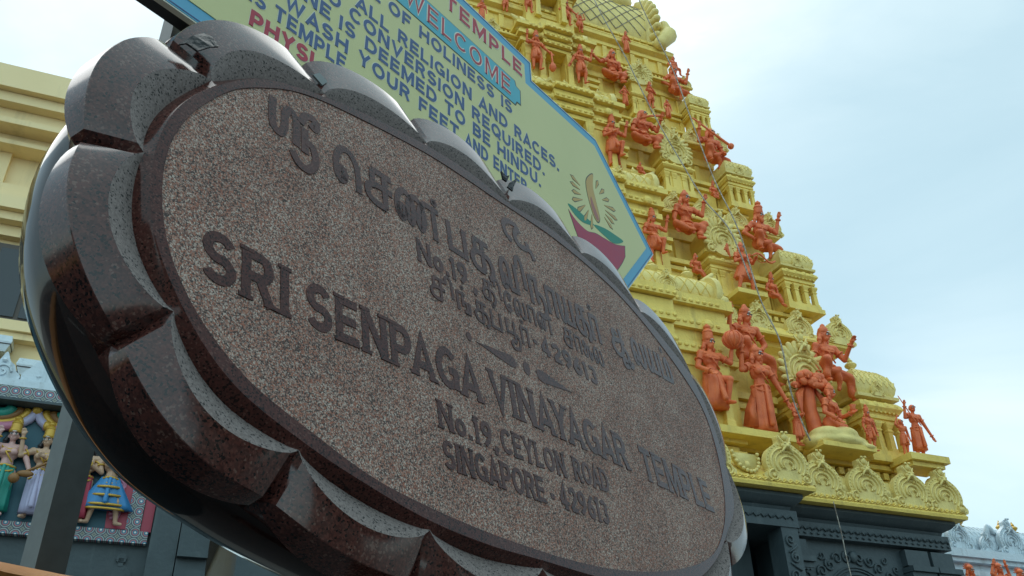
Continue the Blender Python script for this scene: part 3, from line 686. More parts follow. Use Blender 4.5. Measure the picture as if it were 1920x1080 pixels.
# ------------------------------------------------------------------ sculpted figures
def fuse(mb, voxel, smooth=2):
    """melt overlapping closed shapes into one continuous surface"""
    me = bpy.data.meshes.new('tmp'); me.from_pydata(mb.v, [], mb.f)
    bm = bmesh.new(); bm.from_mesh(me); bmesh.ops.recalc_face_normals(bm, faces=bm.faces[:]); bm.to_mesh(me); bm.free()
    o = bpy.data.objects.new('tmp', me); COL.objects.link(o)
    r = o.modifiers.new('r', 'REMESH'); r.mode = 'VOXEL'; r.voxel_size = voxel
    if smooth:
        s = o.modifiers.new('s', 'SMOOTH'); s.iterations = smooth; s.factor = .5
    dg = bpy.context.evaluated_depsgraph_get(); ev = o.evaluated_get(dg)
    res = bpy.data.meshes.new_from_object(ev, preserve_all_data_layers=False, depsgraph=dg)
    bpy.data.objects.remove(o); bpy.data.meshes.remove(me)
    return res
def as_obj(name, me, m, parent):
    me.name = name; me.materials.clear(); me.materials.append(m)
    me.polygons.foreach_set('use_smooth', [True] * len(me.polygons))
    o = bpy.data.objects.new(name, me); COL.objects.link(o); o.parent = parent
    return o
ARM = {'down': ((.175, .0, .615), (.165, -.05, .455)), 'raise': ((.24, -.04, .72), (.255, -.09, .93)), 'chest': ((.18, -.03, .63), (.03, -.14, .69)),
       'fwd': ((.17, -.06, .63), (.13, -.22, .66)), 'hip': ((.25, .02, .65), (.11, -.07, .53)), 'out': ((.22, -.03, .66), (.34, -.06, .55)),
       'high': ((.22, -.02, .84), (.15, -.04, 1.02)), 'far': ((.24, -.02, .72), (.42, -.05, .80)), 'side': ((.2, -.02, .64), (.30, -.05, .42)),
       'flute': ((.2, -.07, .66), (.20, -.20, .82)), 'lap': ((.19, -.02, .62), (.12, -.16, .52))}
CACHE = {}
def figure(root, h, pose='stand', aL='down', aR='down', garment='dhoti', crown='tall', hair=True, yaw=0, lean=0, body=None, cloth=None, trim=None, female=False, detail=1, extra=None, hairm=None, beard=False):
    """aL / aR: arm on the picture's left / right.  z=0 at the feet (standing) or at the seat (sitting)"""
    body = body or MT['orange']; cloth = cloth or body; trim = trim or body; hairm = hairm or body
    key = (pose, aL, aR, garment, crown, hair, yaw, lean, female, detail, extra, beard)
    sit = pose.startswith('sit'); dz = -.44 if sit else 0
    sc = h
    V3 = lambda p: Vector((p[0] * sc, p[1] * sc, p[2] * sc))
    if key in CACHE and abs(CACHE[key][0] - h) < 1e-3:
        for me, nm, mk in CACHE[key][1]:
            o = bpy.data.objects.new(nm, me); COL.objects.link(o); o.parent = root
        return
    made = []
    b = MB()
    def up(p): return (p[0] + lean * (p[2] - .5), p[1], p[2] + dz)
    pel = up((0, 0, .50)); wst = up((0, 0, .60)); chs = up((0, 0, .73)); nck = up((0, 0, .845)); hd = up((0, -.008, .925))
    def C_(p, q, r0, r1): b.cap(V3(p), V3(q), r0 * sc, r1 * sc)
    b.ball(V3(pel), (.092 * sc, .07 * sc, .07 * sc)); b.ball(V3(wst), ((.07 if female else .08) * sc, .058 * sc, .09 * sc)); b.ball(V3(chs), (.108 * sc, .073 * sc, .095 * sc))
    C_(up((-.1, 0, .795)), up((.1, 0, .795)), .042, .042); C_(chs, nck, .05, .033); C_(nck, hd, .032, .03)
    if female:
        for s in (-1, 1): b.ball(V3(up((s * .05, -.06, .725))), .042 * sc)
    else:
        for s in (-1, 1): b.ball(V3(up((s * .05, -.045, .75))), (.05 * sc, .03 * sc, .035 * sc))
        b.ball(V3(up((0, -.035, .6))), (.06 * sc, .035 * sc, .05 * sc))
    # head
    R = Matrix.Rotation(radians(yaw), 4, 'Z')
    def hp(p): q = R @ Vector(p); return V3(hd) + q * sc
    b.ball(hp((0, .004, .012)), (.052 * sc, .06 * sc, .065 * sc), 12, 8); b.ball(hp((0, -.018, -.035)), (.036 * sc, .04 * sc, .034 * sc), 10, 7)
    b.cap(hp((0, -.055, .012)), hp((0, -.068, -.012)), .008 * sc, .014 * sc, 6)
    b.cap(hp((-.016, -.052, -.034)), hp((.016, -.052, -.034)), .009 * sc, .009 * sc, 6)
    for s in (-1, 1): b.ball(hp((s * .054, .01, -.005)), (.012 * sc, .016 * sc, .024 * sc))
    for s in (-1, 1): b.ball(hp((s * .02, -.05, .026)), (.016 * sc, .01 * sc, .007 * sc))
    # arms with hands of five fingers
    for s, nm in ((-1, aL), (1, aR)):
        e_, ha = ARM[nm]; sh = up((s * .125, 0, .795)); e_ = up((s * e_[0], e_[1], e_[2])); ha = up((s * ha[0], ha[1], ha[2]))
        C_(sh, e_, .042, .032); C_(e_, ha, .031, .022); b.ball(V3(sh), .047 * sc)
        d = (Vector(ha) - Vector(e_)).normalized(); side = d.cross(Vector((0, -1, 0)));
        side = side.normalized() if side.length > .1 else Vector((1, 0, 0))
        pm = Vector(ha) + d * .03; b.ball(V3(pm), .027 * sc)
        for f in range(4):
            o_ = side * (f - 1.5) * .0135; p0 = pm + d * .018 + o_; p1 = p0 + d * (.034 + (.006 if f in (1, 2) else 0)) + Vector((0, -.008, 0)); C_(p0, p1, .0085, .0075)
        C_(pm + side * .02, pm + side * .036 + d * .02 + Vector((0, -.01, 0)), .009, .008)
    # legs
    legs = {}
    if pose == 'stand': legs = {-1: ((-.062, -.01, .275), (-.062, .012, .045), (-.085, -.085, .02)), 1: ((.062, -.01, .275), (.062, .012, .045), (.085, -.085, .02))}
    elif pose == 'contra': legs = {-1: ((-.06, -.005, .275), (-.05, .012, .045), (-.08, -.08, .02)), 1: ((.095, -.07, .29), (.10, -.01, .05), (.14, -.10, .02))}
    elif pose == 'stride': legs = {-1: ((-.12, -.05, .28), (-.16, .0, .045), (-.21, -.07, .02)), 1: ((.12, -.05, .28), (.15, .0, .045), (.21, -.07, .02))}
    elif pose == 'stepR': legs = {-1: ((-.065, -.01, .275), (-.065, .01, .045), (-.09, -.09, .02)), 1: ((.115, -.16, .46), (.10, -.11, .21), (.12, -.20, .185))}
    elif pose == 'sitR': legs = {-1: ((-.115, -.15, .17), (-.09, -.09, -.05), (-.11, -.17, -.07)), 1: ((.23, -.07, .02), (.32, -.02, -.20), (.43, -.05, -.23))}
    elif pose == 'sitside': legs = {-1: ((.13, -.11, .03), (.22, -.10, -.18), (.30, -.14, -.20)), 1: ((.21, -.04, .05), (.33, -.02, -.17), (.43, -.04, -.195))}
    elif pose == 'sitX': legs = {-1: ((-.19, -.09, .04), (-.04, -.15, -.02), (.03, -.17, -.03)), 1: ((.23, -.09, .11), (.13, -.11, -.10), (.17, -.19, -.13))}
    elif pose == 'sitfront': legs = {-1: ((-.09, -.18, .04), (-.08, -.19, -.17), (-.09, -.27, -.19)), 1: ((.09, -.18, .04), (.08, -.19, -.17), (.09, -.27, -.19))}
    hz = .5 + dz
    lp = {}
    for s, (k, a, t) in legs.items():
        hp_ = (s * .055, 0, hz); C_(hp_, k, .066, .045); C_(k, a, .043, .026); C_(a, t, .027, .02); lp[s] = (hp_, k, a)
    me = fuse(b, max(.0075 * sc, .0055), 1); made.append((me, 'body', body)); as_obj('body', me, body, root)
    # garment
    g = MB(); rnd = random.Random(hash(key) % 9999)
    if garment in ('dhoti', 'skirt', 'short', 'flare'):
        if not sit:
            zb = {'dhoti': .07, 'skirt': .16, 'short': .30, 'flare': .2}[garment]; rows = []; nn = 26
            cx = sum(lp[s][2][0] for s in lp) / 2; sp = max(abs(lp[s][2][0] - cx) for s in lp)
            kn = min(lp[s][1][1] for s in lp)
            for k in range(8):
                t = k / 7; z = .575 + (zb - .575) * t; wx = .104 + (sp * 1.0 + .045 - .09) * t + (.0 if garment != 'flare' else .10 * t); wy = .078 + .02 * t - kn * .35 * sin(pi * t)
                rows.append([V3((cx * t + (wx + .010 * (1 + t) * sin(9 * a + t)) * cos(a), -.006 + (wy + .009 * (1 + t) * sin(9 * a + t)) * sin(a), z)) for a in (2 * pi * j / nn for j in range(nn))])
            g.rings(rows)
            g.cap(V3((0, -.095, .55)), V3((cx * .6, -.125 + kn * .4, zb + .06)), .02 * sc, .034 * sc, 8)     # front pleat
        else:
            for s in lp:
                h0, k, a = lp[s]; a2 = Vector(k).lerp(Vector(a), .75 if garment != 'short' else .1)
                g.cap(V3(h0), V3(k), .080 * sc, .056 * sc, 12); g.cap(V3(k), V3(a2), .055 * sc, .046 * sc, 12)
            m1 = Vector(lp[-1][1]).lerp(Vector(lp[1][1]), .5); m2 = Vector(lp[-1][2]).lerp(Vector(lp[1][2]), .45)
            g.cap(V3((0, -.05, .08)), V3(m1 + Vector((0, -.01, -.02))), .055 * sc, .04 * sc); g.cap(V3(m1 + Vector((0, -.0, -.03))), V3(m2), .036 * sc, .03 * sc)
            gm = fuse(g, max(.011 * sc, .008), 3)
            for v in gm.vertices:
                q = v.co / sc; v.co += v.normal * sc * .011 * sin(58 * (q.z * .75 + .55 * q.x) + 3 * q.y)
            made.append((gm, 'robe', cloth)); as_obj('robe', gm, cloth, root); g = None
        if g:
            o = g.build('robe', cloth, root, smooth=True); made.append((o.data, 'robe', cloth))
    # hair
    if hair:
        k = MB(); k.ball(hp((0, .018, .028)), (.062 * sc, .062 * sc, .062 * sc), 10, 7)
        for s in (-1, 1): k.cap(hp((s * .058, .022, .0)), hp((s * .088, .02, -.10)), .026 * sc, .022 * sc, 8); k.ball(hp((s * .075, .02, -.05)), .032 * sc)
        if beard: k.ball(hp((0, -.045, -.06)), (.03 * sc, .022 * sc, .04 * sc))
        o = k.build('hair', hairm, root, smooth=True); made.append((o.data, 'hair', hairm))
    # crown
    k = MB()
    if crown == 'tall': k.lathe(hp((0, .008, .040)), [(.060 * sc, 0), (.070 * sc, .012 * sc), (.068 * sc, .03 * sc), (.060 * sc, .034 * sc), (.062 * sc, .06 * sc), (.058 * sc, .10 * sc), (.064 * sc, .105 * sc), (.060 * sc, .118 * sc), (.046 * sc, .14 * sc), (.030 * sc, .15 * sc), (.042 * sc, .165 * sc), (.040 * sc, .185 * sc), (.022 * sc, .20 * sc), (.01 * sc, .215 * sc)], 12)
    elif crown == 'low': k.lathe(hp((0, .008, .04)), [(.058 * sc, 0), (.064 * sc, .012 * sc), (.054 * sc, .05 * sc), (.03 * sc, .075 * sc), (.026 * sc, .095 * sc), (.01 * sc, .11 * sc)], 12)
    elif crown == 'fan':
        k.lathe(hp((0, .008, .04)), [(.058 * sc, 0), (.064 * sc, .012 * sc), (.054 * sc, .05 * sc), (.02 * sc, .075 * sc)], 12)
        for i in range(9): a = pi * i / 8; k.cap(hp((.05 * cos(a), .03, .05 + .02 * sin(a))), hp((.12 * cos(a), .04, .05 + .1 * sin(a))), .016 * sc, .008 * sc, 6)
    elif crown == 'hood': k.ball(hp((0, .02, .02)), (.074 * sc, .066 * sc, .078 * sc), 12, 8); [k.cap(hp((s * .06, .02, -.01)), hp((s * .09, .03, -.12)), .03 * sc, .026 * sc, 8) for s in (-1, 1)]
    if k.v:
        o = k.build('crown' if crown != 'hood' else 'head_cloth', trim, root, angle=50); made.append((o.data, 'crown', trim))
    # necklaces, belt, bands
    if detail:
        k = MB()
        for rr, zz, yy, th in ((.062, .80, -.012, .011), (.085, .765, -.02, .009)):
            k.tube([V3(up((rr * cos(a), yy + (rr * 1.02) * -abs(sin(a)) * .75, zz - .045 * sin(a) if True else zz))) for a in (pi * j / 10 for j in range(11))], th * sc, 6)
        k.tube([V3(up((.1 * cos(a), -.004 + .083 * sin(a), .562 + .006 * sin(3 * a)))) for a in (2 * pi * j / 16 for j in range(16))], .014 * sc, 6, closed=True)
        if not sit: k.tube([V3(up((.09 * cos(a), -.02 - .075 * sin(a), .54 - .05 * sin(a)))) for a in (pi * j / 8 for j in range(9))], .011 * sc, 6)
        k.tube([V3(up((-.09, -.03, .80))), V3(up((-.03, -.085, .72))), V3(up((.06, -.078, .60)))], .009 * sc, 6)
        for s, nm in ((-1, aL), (1, aR)):
            e_, ha = ARM[nm]; sh = Vector(up((s * .125, 0, .795))); e_ = Vector(up((s * e_[0], e_[1], e_[2]))); ha = Vector(up((s * ha[0], ha[1], ha[2])))
            for p, q, t, r in ((sh, e_, .5, .044), (e_, ha, .88, .031)):
                c = p.lerp(q, t); d = (q - p).normalized(); u = d.orthogonal().normalized(); v = d.cross(u)
                k.tube([V3(c + (u * cos(a) + v * sin(a)) * r) for a in (2 * pi * j / 10 for j in range(10))], .010 * sc, 5, closed=True)
        o = k.build('jewellery', trim, root, smooth=True); made.append((o.data, 'jewellery', trim))
    # painted face
    k = MB()
    k.cur = 0
    for s in (-1, 1): k.ball(hp((s * .022, -.0555, .008)), (.0165 * sc, .0085 * sc, .0095 * sc), 8, 5)
    k.ball(hp((0, -.0535, .044)), (.026 * sc, .008 * sc, .006 * sc), 8, 5)
    k.cur = 1
    for s in (-1, 1):
        k.ball(hp((s * .022, -.0615, .008)), (.008 * sc, .005 * sc, .0085 * sc), 6, 5); k.ball(hp((s * .023, -.0555, .024)), (.021 * sc, .010 * sc, .0055 * sc), 8, 5)
    o = k.build('painted_eyes', [MT['white'], MT['black']], root, smooth=True); made.append((o.data, 'painted_eyes', None))
    if len(key): CACHE[key] = (h, made)
def prop(root, name, kind, h, m=None):
    m = m or MT['orange']; k = MB(); s = h
    V = lambda *p: Vector(p) * s
    if kind == 'mace_down': k.cap(V(.34, -.08, .56), V(.36, -.1, .2), .02 * s, .025 * s); k.lathe(V(.36, -.1, 0), [(.01 * s, 0), (.05 * s, .03 * s), (.085 * s, .1 * s), (.07 * s, .18 * s), (.03 * s, .24 * s), (.02 * s, .26 * s)], 10)
    elif kind == 'mace_up': k.ball(V(.25, -.12, .98), (.115 * s, .10 * s, .10 * s), 12, 8); [k.tube([V(.25 + .118 * sin(b) * cos(a), -.12 + .103 * sin(b) * sin(a), .98 + .103 * cos(b)) for b in (pi * j / 8 for j in range(9))], .012 * s, 5) for a in (2 * pi * i / 10 for i in range(10))]
    elif kind == 'bow': k.tube([V(.02 + .50 * i / 12, -.25 - .02 * sin(pi * i / 12), .66 + .07 * sin(2 * pi * i / 12)) for i in range(13)], .016 * s, 6); k.tube([V(.02, -.25, .66), V(.27, -.16, .62), V(.52, -.25, .66)], .006 * s, 4); [k.cap(V(-.22 - .03 * i, .05, .74 + .05 * i), V(-.28 - .02 * i, .02, .98 - .04 * i), .014 * s, .02 * s) for i in range(4)]
    elif kind == 'flute': k.cap(V(-.06, -.17, .40), V(.24, -.22, .42), .013 * s, .016 * s)
    elif kind == 'flute2': k.tube([V(-.14, -.16, .30), V(.0, -.2, .36), V(.24, -.22, .42)], [.02 * s, .016 * s, .02 * s], 8)
    elif kind == 'staff': k.cap(V(-.34, -.06, .64), V(.20, -.22, .20), .014 * s, .022 * s); k.ball(V(.20, -.22, .20), .05 * s)
    elif kind == 'stick': k.cap(V(-.28, -.02, 1.12), V(-.12, -.14, .62), .008 * s, .012 * s)
    elif kind == 'vessel': k.lathe(V(.14, -.24, .24), [(.02 * s, 0), (.04 * s, .03 * s), (.03 * s, .06 * s), (.045 * s, .09 * s)], 10)
    elif kind == 'sash': k.rings([[V(-.10, .02, .52), V(-.08, -.04, .52), V(-.07, .03, .5)], [V(-.2, .04, .3), V(-.13, -.05, .3), V(-.12, .05, .3)], [V(-.24, .05, .12), V(-.11, -.06, .10), V(-.12, .07, .12)]])
    elif kind == 'sash2': k.rings([[V(.10, .02, .52), V(.08, -.04, .52), V(.07, .03, .5)], [V(.15, .04, .3), V(.1, -.05, .3), V(.10, .05, .3)], [V(.2, .05, .02), V(.11, -.06, .0), V(.12, .07, .02)]])
    elif kind == 'lute': k.cap(V(-.22, -.20, .42), V(.30, -.13, .78), .018 * s, .014 * s); k.ball(V(-.22, -.20, .40), (.06 * s, .05 * s, .06 * s)); k.ball(V(-.12, -.2, .46), (.09 * s, .03 * s, .04 * s))
    elif kind == 'quiver': k.cap(V(-.12, .06, .6), V(-.2, .08, .95), .035 * s, .04 * s)
    return k.build(name, m, root, smooth=True)

# ------------------------------------------------------------------ the temple front: one frame for all facades (x along, y into the picture)
FT = Vector((.92050, .39073, 0)); FO = Vector((1.661, 10.241, 0))
FM = frame_matrix(FO, FT, (0, 0, 1))
tower = empty('gopuram_tower', FM, 'tall yellow stepped temple gate tower crowded with terracotta figures on a grey stone base', 'temple tower')
Z = [5.0, 7.87, 10.21, 12.37, 14.21, 15.28]; I = [0, .67, 1.17, 1.61, 1.92, 2.11]; HX0 = 5.02; D = 6.4
Y1, Y2 = MT['yellow'], MT['yellow2']

def spiral(c, r0, turns, a0, sg, th, y, n=16):
    return [(c[0] + r0 * (1 - .85 * i / n) * cos(a0 + sg * 2 * pi * turns * i / n), y, c[1] + r0 * (1 - .85 * i / n) * sin(a0 + sg * 2 * pi * turns * i / n)) for i in range(n + 1)]
def kudu_mesh(flame=False):
    """horseshoe gable ornament, 1 wide, standing on z = 0, front towards -y"""
    m = MB(); o = []
    prof = [(-.30, .0), (-.50, .04), (-.53, .16), (-.43, .24), (-.46, .38), (-.44, .55), (-.36, .70), (-.22, .82), (-.13, .90), (-.14, 1.02), (-.06, 1.08)]
    prof = spline(prof, 3, closed=False)
    full = prof + [(-x, z) for x, z in reversed(prof)]
    if not flame: m.poly(full, -.045, .10)
    else:
        m.poly([(.43 * cos(a), .48 + .46 * sin(a)) for a in (2 * pi * i / 28 for i in range(28))], -.04, .12)
        for i in range(17):
            a = radians(-42 + 264 * i / 16); c = (.47 * cos(a), -.015, .48 + .49 * sin(a))
            m.cap((.36 * cos(a), -.0, .48 + .38 * sin(a)), (.50 * cos(a - .08), -.02, .48 + .52 * sin(a - .08)), .078, .05, 7)
    for r, th, z in ((.36, .028, -.05), (.27, .022, -.055), (.16, .026, -.06)):
        m.tube([(r * cos(a), z, .42 + r * .95 * sin(a)) for a in (radians(-40 + 260 * i / 16) for i in range(17))], th, 6)
    for s in (-1, 1):
        m.tube(spiral((s * .34, .13), .13, 1.2, pi / 2, -s, .02, -.06), .024, 6); m.ball((s * .34, -.06, .13), .04, 6, 4)
        m.tube(spline([(s * .06, -.07, .30), (s * .10, -.075, .40), (s * .03, -.075, .46)], 4, closed=False), .02, 5)
        m.ball((s * .10, -.06, .66), .045, 6, 4)
    if not flame:
        for i in range(23):
            a = radians(-30 + 240 * i / 22); m.ball((.42 * cos(a), -.05, .43 + .42 * sin(a)), .018, 5, 4)
    m.ball((0, -.09, .80 if not flame else .92), (.11, .08, .075), 8, 6)
    for s in (-1, 1):
        m.ball((s * .05, -.14, .84 + .12 * flame), .032, 6, 4); m.cap((s * .06, -.1, .87 + .1 * flame), (s * .13, -.08, 1.0 + .1 * flame), .03, .015, 6); m.cap((s * .05, -.13, .76 + .12 * flame), (s * .11, -.11, .66 + .12 * flame), .03, .02, 6)
    m.ball((0, -.15, .78 + .12 * flame), (.05, .04, .035), 6, 4); m.ball((0, -.08, 1.0 + .1 * flame), (.06, .05, .09), 6, 5); m.ball((.05, -.1, 1.1 + .1 * flame), .035, 6, 4); m.ball((-.04, -.1, 1.09 + .1 * flame), .035, 6, 4)
    return m
def finial(m, c, s):
    m.lathe(c, [(.30 * s, 0), (.36 * s, .05 * s), (.2 * s, .12 * s), (.16 * s, .2 * s), (.34 * s, .36 * s), (.38 * s, .46 * s), (.28 * s, .58 * s), (.12 * s, .68 * s), (.18 * s, .74 * s), (.10 * s, .84 * s), (.02 * s, 1.05 * s)], 12)
def column(m, x, y, z0, z1, w):
    h = z1 - z0
    m.rect(x, y, [(w * 1.25, w * 1.25, z0), (w * 1.25, w * 1.25, z0 + .10 * h), (w, w, z0 + .13 * h), (w * .92, w * .92, z0 + .66 * h), (w * 1.2, w * 1.2, z0 + .70 * h), (w * 1.2, w * 1.2, z0 + .74 * h), (w * .95, w * .95, z0 + .77 * h), (w * 1.25, w * 1.25, z0 + .84 * h), (w * 1.55, w * 1.55, z0 + .92 * h), (w * 1.6, w * 1.6, z1)])
def entab(m, cx, cy, hw, hd, z0, z1):
    h = z1 - z0; st = [(.80, 0), (.80, .16), (.86, .18), (.86, .34), (.80, .36), (.82, .48), (.90, .52), (.94, .60), (1.0, .70), (1.0, .76), (.97, .88), (.90, 1.0)]
    m.rect(cx, cy, [(hw * a, hd * a, z0 + h * t) for a, t in st])
def tower_build():
    km = kudu_mesh().build('kudu_ornament', Y2, tower, angle=60); kf = kudu_mesh(True).build('flame_gable', Y2, tower, angle=60)
    used = {'k': False, 'f': False}
    def kudu(loc, s, rz=0):
        if not used['k']:
            used['k'] = True; km.location = loc; km.scale = (s * 1.12, s, s * .95); km.rotation_euler = (0, 0, rz)
        else: inst(km, 'kudu_ornament', loc, tower, (s * 1.12, s, s * .95), rz)
    def gable(loc, s):
        if not used['f']:
            used['f'] = True; kf.location = loc; kf.scale = (s,) * 3
        else: inst(kf, 'flame_gable', loc, tower, s)
    for k in range(5):
        z0 = Z[k]; H = Z[k + 1] - z0; i0 = I[k]; dl = I[k + 1] - i0
        if k == 4: H = 1.55
        hx = HX0 - i0; hy = D / 2 - i0; cy = D / 2
        R = lambda pr: [(hx - a, hy - a, z) for a, z in pr]
        # rolled eave
        kp = [(.75, .004), (.0, .0), (-.004, .014), (.02, .05), (.06, .095), (.115, .13), (.17, .15), (.19, .165), (.19, .19)]
        kp = [(a * H * (.9 if a < .5 else 1), z0 + H * t) for a, t in kp]
        m = MB(); m.rect(0, cy, R(kp))
        if k == 0:
            m.rings([[(-2.13 + a, -.336 + a, z), (2.13 - a, -.336 + a, z), (2.13 - a, .9, z), (-2.13 + a, .9, z)] for a, z in [(a + .002, z + .002) for a, z in kp]])
        if k == 0:                                       # small relief along the rim of the eave
            for j in range(-52, 53):
                x = j * .094; y = -.336 if abs(x) < 2.1 else 0
                if 2.04 < abs(x) < 2.2: continue
                m.ball((x, y + .03, z0 + .11), (.038, .03, .028), 6, 4); m.tube([(x - .047, y + .0, z0 + .07), (x, y - .005, z0 + .095), (x + .047, y + .0, z0 + .07)], .010, 4)
        m.build('eave', Y1, tower, angle=42)
        # bead course and platform
        m = MB(); m.rect(0, cy, R([(.17 * H, z0 + .185 * H), (.17 * H, z0 + .215 * H), (.24 * H, z0 + .22 * H), (.24 * H, z0 + .262 * H), (.15 * H, z0 + .268 * H), (.145 * H, z0 + .285 * H), (.16 * H, z0 + .303 * H), (.9, z0 + .306 * H)]))
        st_ = .13 * (H / 2.3)
        nb = int((hx - .2 * H) / st_)
        for j in range(-nb, nb + 1):
            x = j * st_; m.box(x - st_ * .28, x + st_ * .28, i0 + .165 * H, i0 + .25 * H, z0 + .225 * H, z0 + .258 * H)
        nb = int((hy - .2 * H) / st_)
        for j in range(-nb, nb + 1):
            y = cy + j * st_; m.box(hx - .25 * H, hx - .165 * H, y - st_ * .28, y + st_ * .28, z0 + .225 * H, z0 + .258 * H)
        m.build('beaded_ledge', Y1, tower)
        # wall behind
        wi = dl + .33 * H / 2.87 if k < 4 else .30
        zt = Z[k + 1] + (.05 if k < 4 else 0.0)
        m = MB(); m.rect(0, cy, R([(wi, z0 + .29 * H), (wi, zt - .17 * H), (wi - .05, zt - .165 * H), (wi - .05, zt - .12 * H), (wi, zt - .115 * H), (wi - .02, zt - .08 * H), (wi - .12, zt - .05 * H), (wi - .12, zt)]))
        npil = 6
        for j in range(-9, 10):
            x = j * hx / 9.6
            m.box(x - .05, x + .05, i0 + wi - .05, i0 + wi + .05, z0 + .3 * H, zt - .18 * H)
        m.build('tier_wall', Y1, tower, angle=30)
        # eave gables
        if k == 0:
            for s in (-1, 1):
                for x, y in ((2.60, .0), (3.36, .0), (4.14, .0), (4.74, .0)): kudu((s * x, y + .05, 5.07), .62)
                kudu((s * 1.78, -.29, 5.07), .64); kudu((s * .6, -.29, 5.07), .64)
                for y in (.35, 1.3, 2.2): kudu((s * (5.02 - .05), y, 5.07), .62, s * pi / 2)
            m = MB()
            for s in (-1, 1):
                for x in (2.98, 3.75, 1.2):
                    y = .10 if x > 2 else -.24
                    pts = [(s * x + .19 * cos(a), 5.43 + .26 * sin(a)) for a in (radians(180 + 180 * i / 12) for i in range(13))]
                    pv = [(u, y - .012 - .30 * (5.43 - v) * -1 * 0 + .30 * (v - 5.17) * .9 - .05, v) for u, v in pts]
                    m.add([q for q in pv] + [(q[0], q[1] + .06, q[2]) for q in pv], [tuple(range(13)), tuple(range(25, 12, -1))] + [(i, i + 1, i + 14, i + 13) for i in range(12)])
                    for q in pv: m.ball((q[0], q[1] - .01, q[2]), .026, 6, 4)
                    m.ball((s * x, y - .02, 5.27), (.05, .03, .05), 6, 5)
            m.build('festoon_relief', Y2, tower, smooth=True)
        elif k < 4:
            sc = [0, .50, .44, .36][k]
            for s in (-1, 1):
                for t in (.97, .80, .62, .47): kudu((s * hx * t - s * .05, i0 + .06 * (t < .97), z0 + .02 * H), sc)
                for y in (.4, 1.1): kudu((s * (hx - .03), i0 + y, z0 + .02 * H), sc, s * pi / 2)
        else:
            for s in (-1, 1):
                for t in (.96, .66, .40): kudu((s * hx * t, i0 + .04, z0 + .01), .30)
        if k == 4: continue
        # corner shrines
        cw = [.41, .37, .32, .25][k]; ins = [.31, .17, .15, .10][k]
        for s in (-1, 1):
            for yb in ((0,) if k else (0,)):
                cx = s * (hx - ins - cw); cyk = i0 + ins + cw
                m = MB(); m.rect(cx, cyk, [(cw * .98, cw * .98, z0 + .30 * H), (cw * .98, cw * .98, z0 + .335 * H), (cw * .9, cw * .9, z0 + .34 * H), (cw * .9, cw * .9, z0 + .365 * H)])
                m.rect(cx, cyk, [(cw * .55, cw * .55, z0 + .36 * H), (cw * .55, cw * .55, z0 + .53 * H)])
                body = m.build('corner_shrine', Y1, tower)
                m = MB()
                for u in (-.74, -.26, .26, .74):
                    column(m, cx + u * cw, cyk - .74 * cw, z0 + .365 * H, z0 + .525 * H, cw * .105)
                    if u > -.7: column(m, cx + s * .74 * cw, cyk + u * cw, z0 + .365 * H, z0 + .525 * H, cw * .105)
                m.build('colonnettes', Y1, body)
                m = MB(); entab(m, cx, cyk, cw, cw, z0 + .522 * H, z0 + .635 * H)
                for u in (-.7, -.25, .25, .7):
                    m.ball((cx + u * cw, cyk - cw * .96, z0 + .615 * H), (cw * .14, cw * .06, .018 * H), 7, 5); m.ball((cx + s * cw * .96, cyk + u * cw, z0 + .615 * H), (cw * .06, cw * .14, .018 * H), 7, 5)
                for u in range(9):
                    q = cx + (u - 4) * cw * .2; m.ball((q, cyk - cw * .885, z0 + .583 * H), (cw * .075, cw * .04, .010 * H), 5, 4); m.ball((cx + s * cw * .885, cyk + (u - 4) * cw * .2, z0 + .583 * H), (cw * .04, cw * .075, .010 * H), 5, 4)
                m.build('cornice', Y1, body, angle=35)
                m = MB(); m.rect(cx, cyk, [(cw * a, cw * a, z0 + t * H) for a, t in ((.70, .63), (.70, .645), (.96, .655), (.98, .672), (.84, .68), (.90, .695), (.96, .725), (.93, .76), (.80, .80), (.56, .835), (.30, .862), (.20, .872))])
                dm = m.build('dome', Y2, body, angle=30)
                m = MB()
                lev = [(.965, .725), (.935, .76), (.805, .80), (.565, .835)]
                for q in range(3):                              # raised tile edges
                    (a0, t0), (a1, t1) = lev[q], lev[q + 1]; ns = 7
                    for j in range(ns):
                        for d_ in (-1, 1):
                            u0 = -1 + 2 * (j + .5) / ns; u1 = u0 + d_ / ns
                            p = (cx + u0 * cw * a0, cyk - cw * a0 * 1.003, z0 + t0 * H); q_ = (cx + u1 * cw * a1, cyk - cw * a1 * 1.003, z0 + t1 * H); m.bar(p, q_, .016 * H / 2.87)
                            p = (cx + s * cw * a0 * 1.003, cyk + u0 * cw * a0, z0 + t0 * H); q_ = (cx + s * cw * a1 * 1.003, cyk + u1 * cw * a1, z0 + t1 * H); m.bar(p, q_, .016 * H / 2.87)
                m.build('dome_tiles', Y2, dm)
                m = MB(); finial(m, (cx, cyk, z0 + .866 * H), .088 * H); m.build('finial', Y2, body, angle=50)
                kudu((cx, cyk - cw * .97, z0 + .665 * H), cw * .56); 
                if s > 0: kudu((cx + s * cw * .97, cyk, z0 + .665 * H), cw * .56, s * pi / 2)
        # small shrines with the big flaming gables
        pxs = [3.05, 2.42, 2.08, 1.80][k]; pw = [.43, .38, .34, .27][k]; pin = [.36, .24, .2, .15][k]; gz = [7.20, 9.77, 11.92, 14.05][k]; gr = [.44, .38, .34, .27][k]
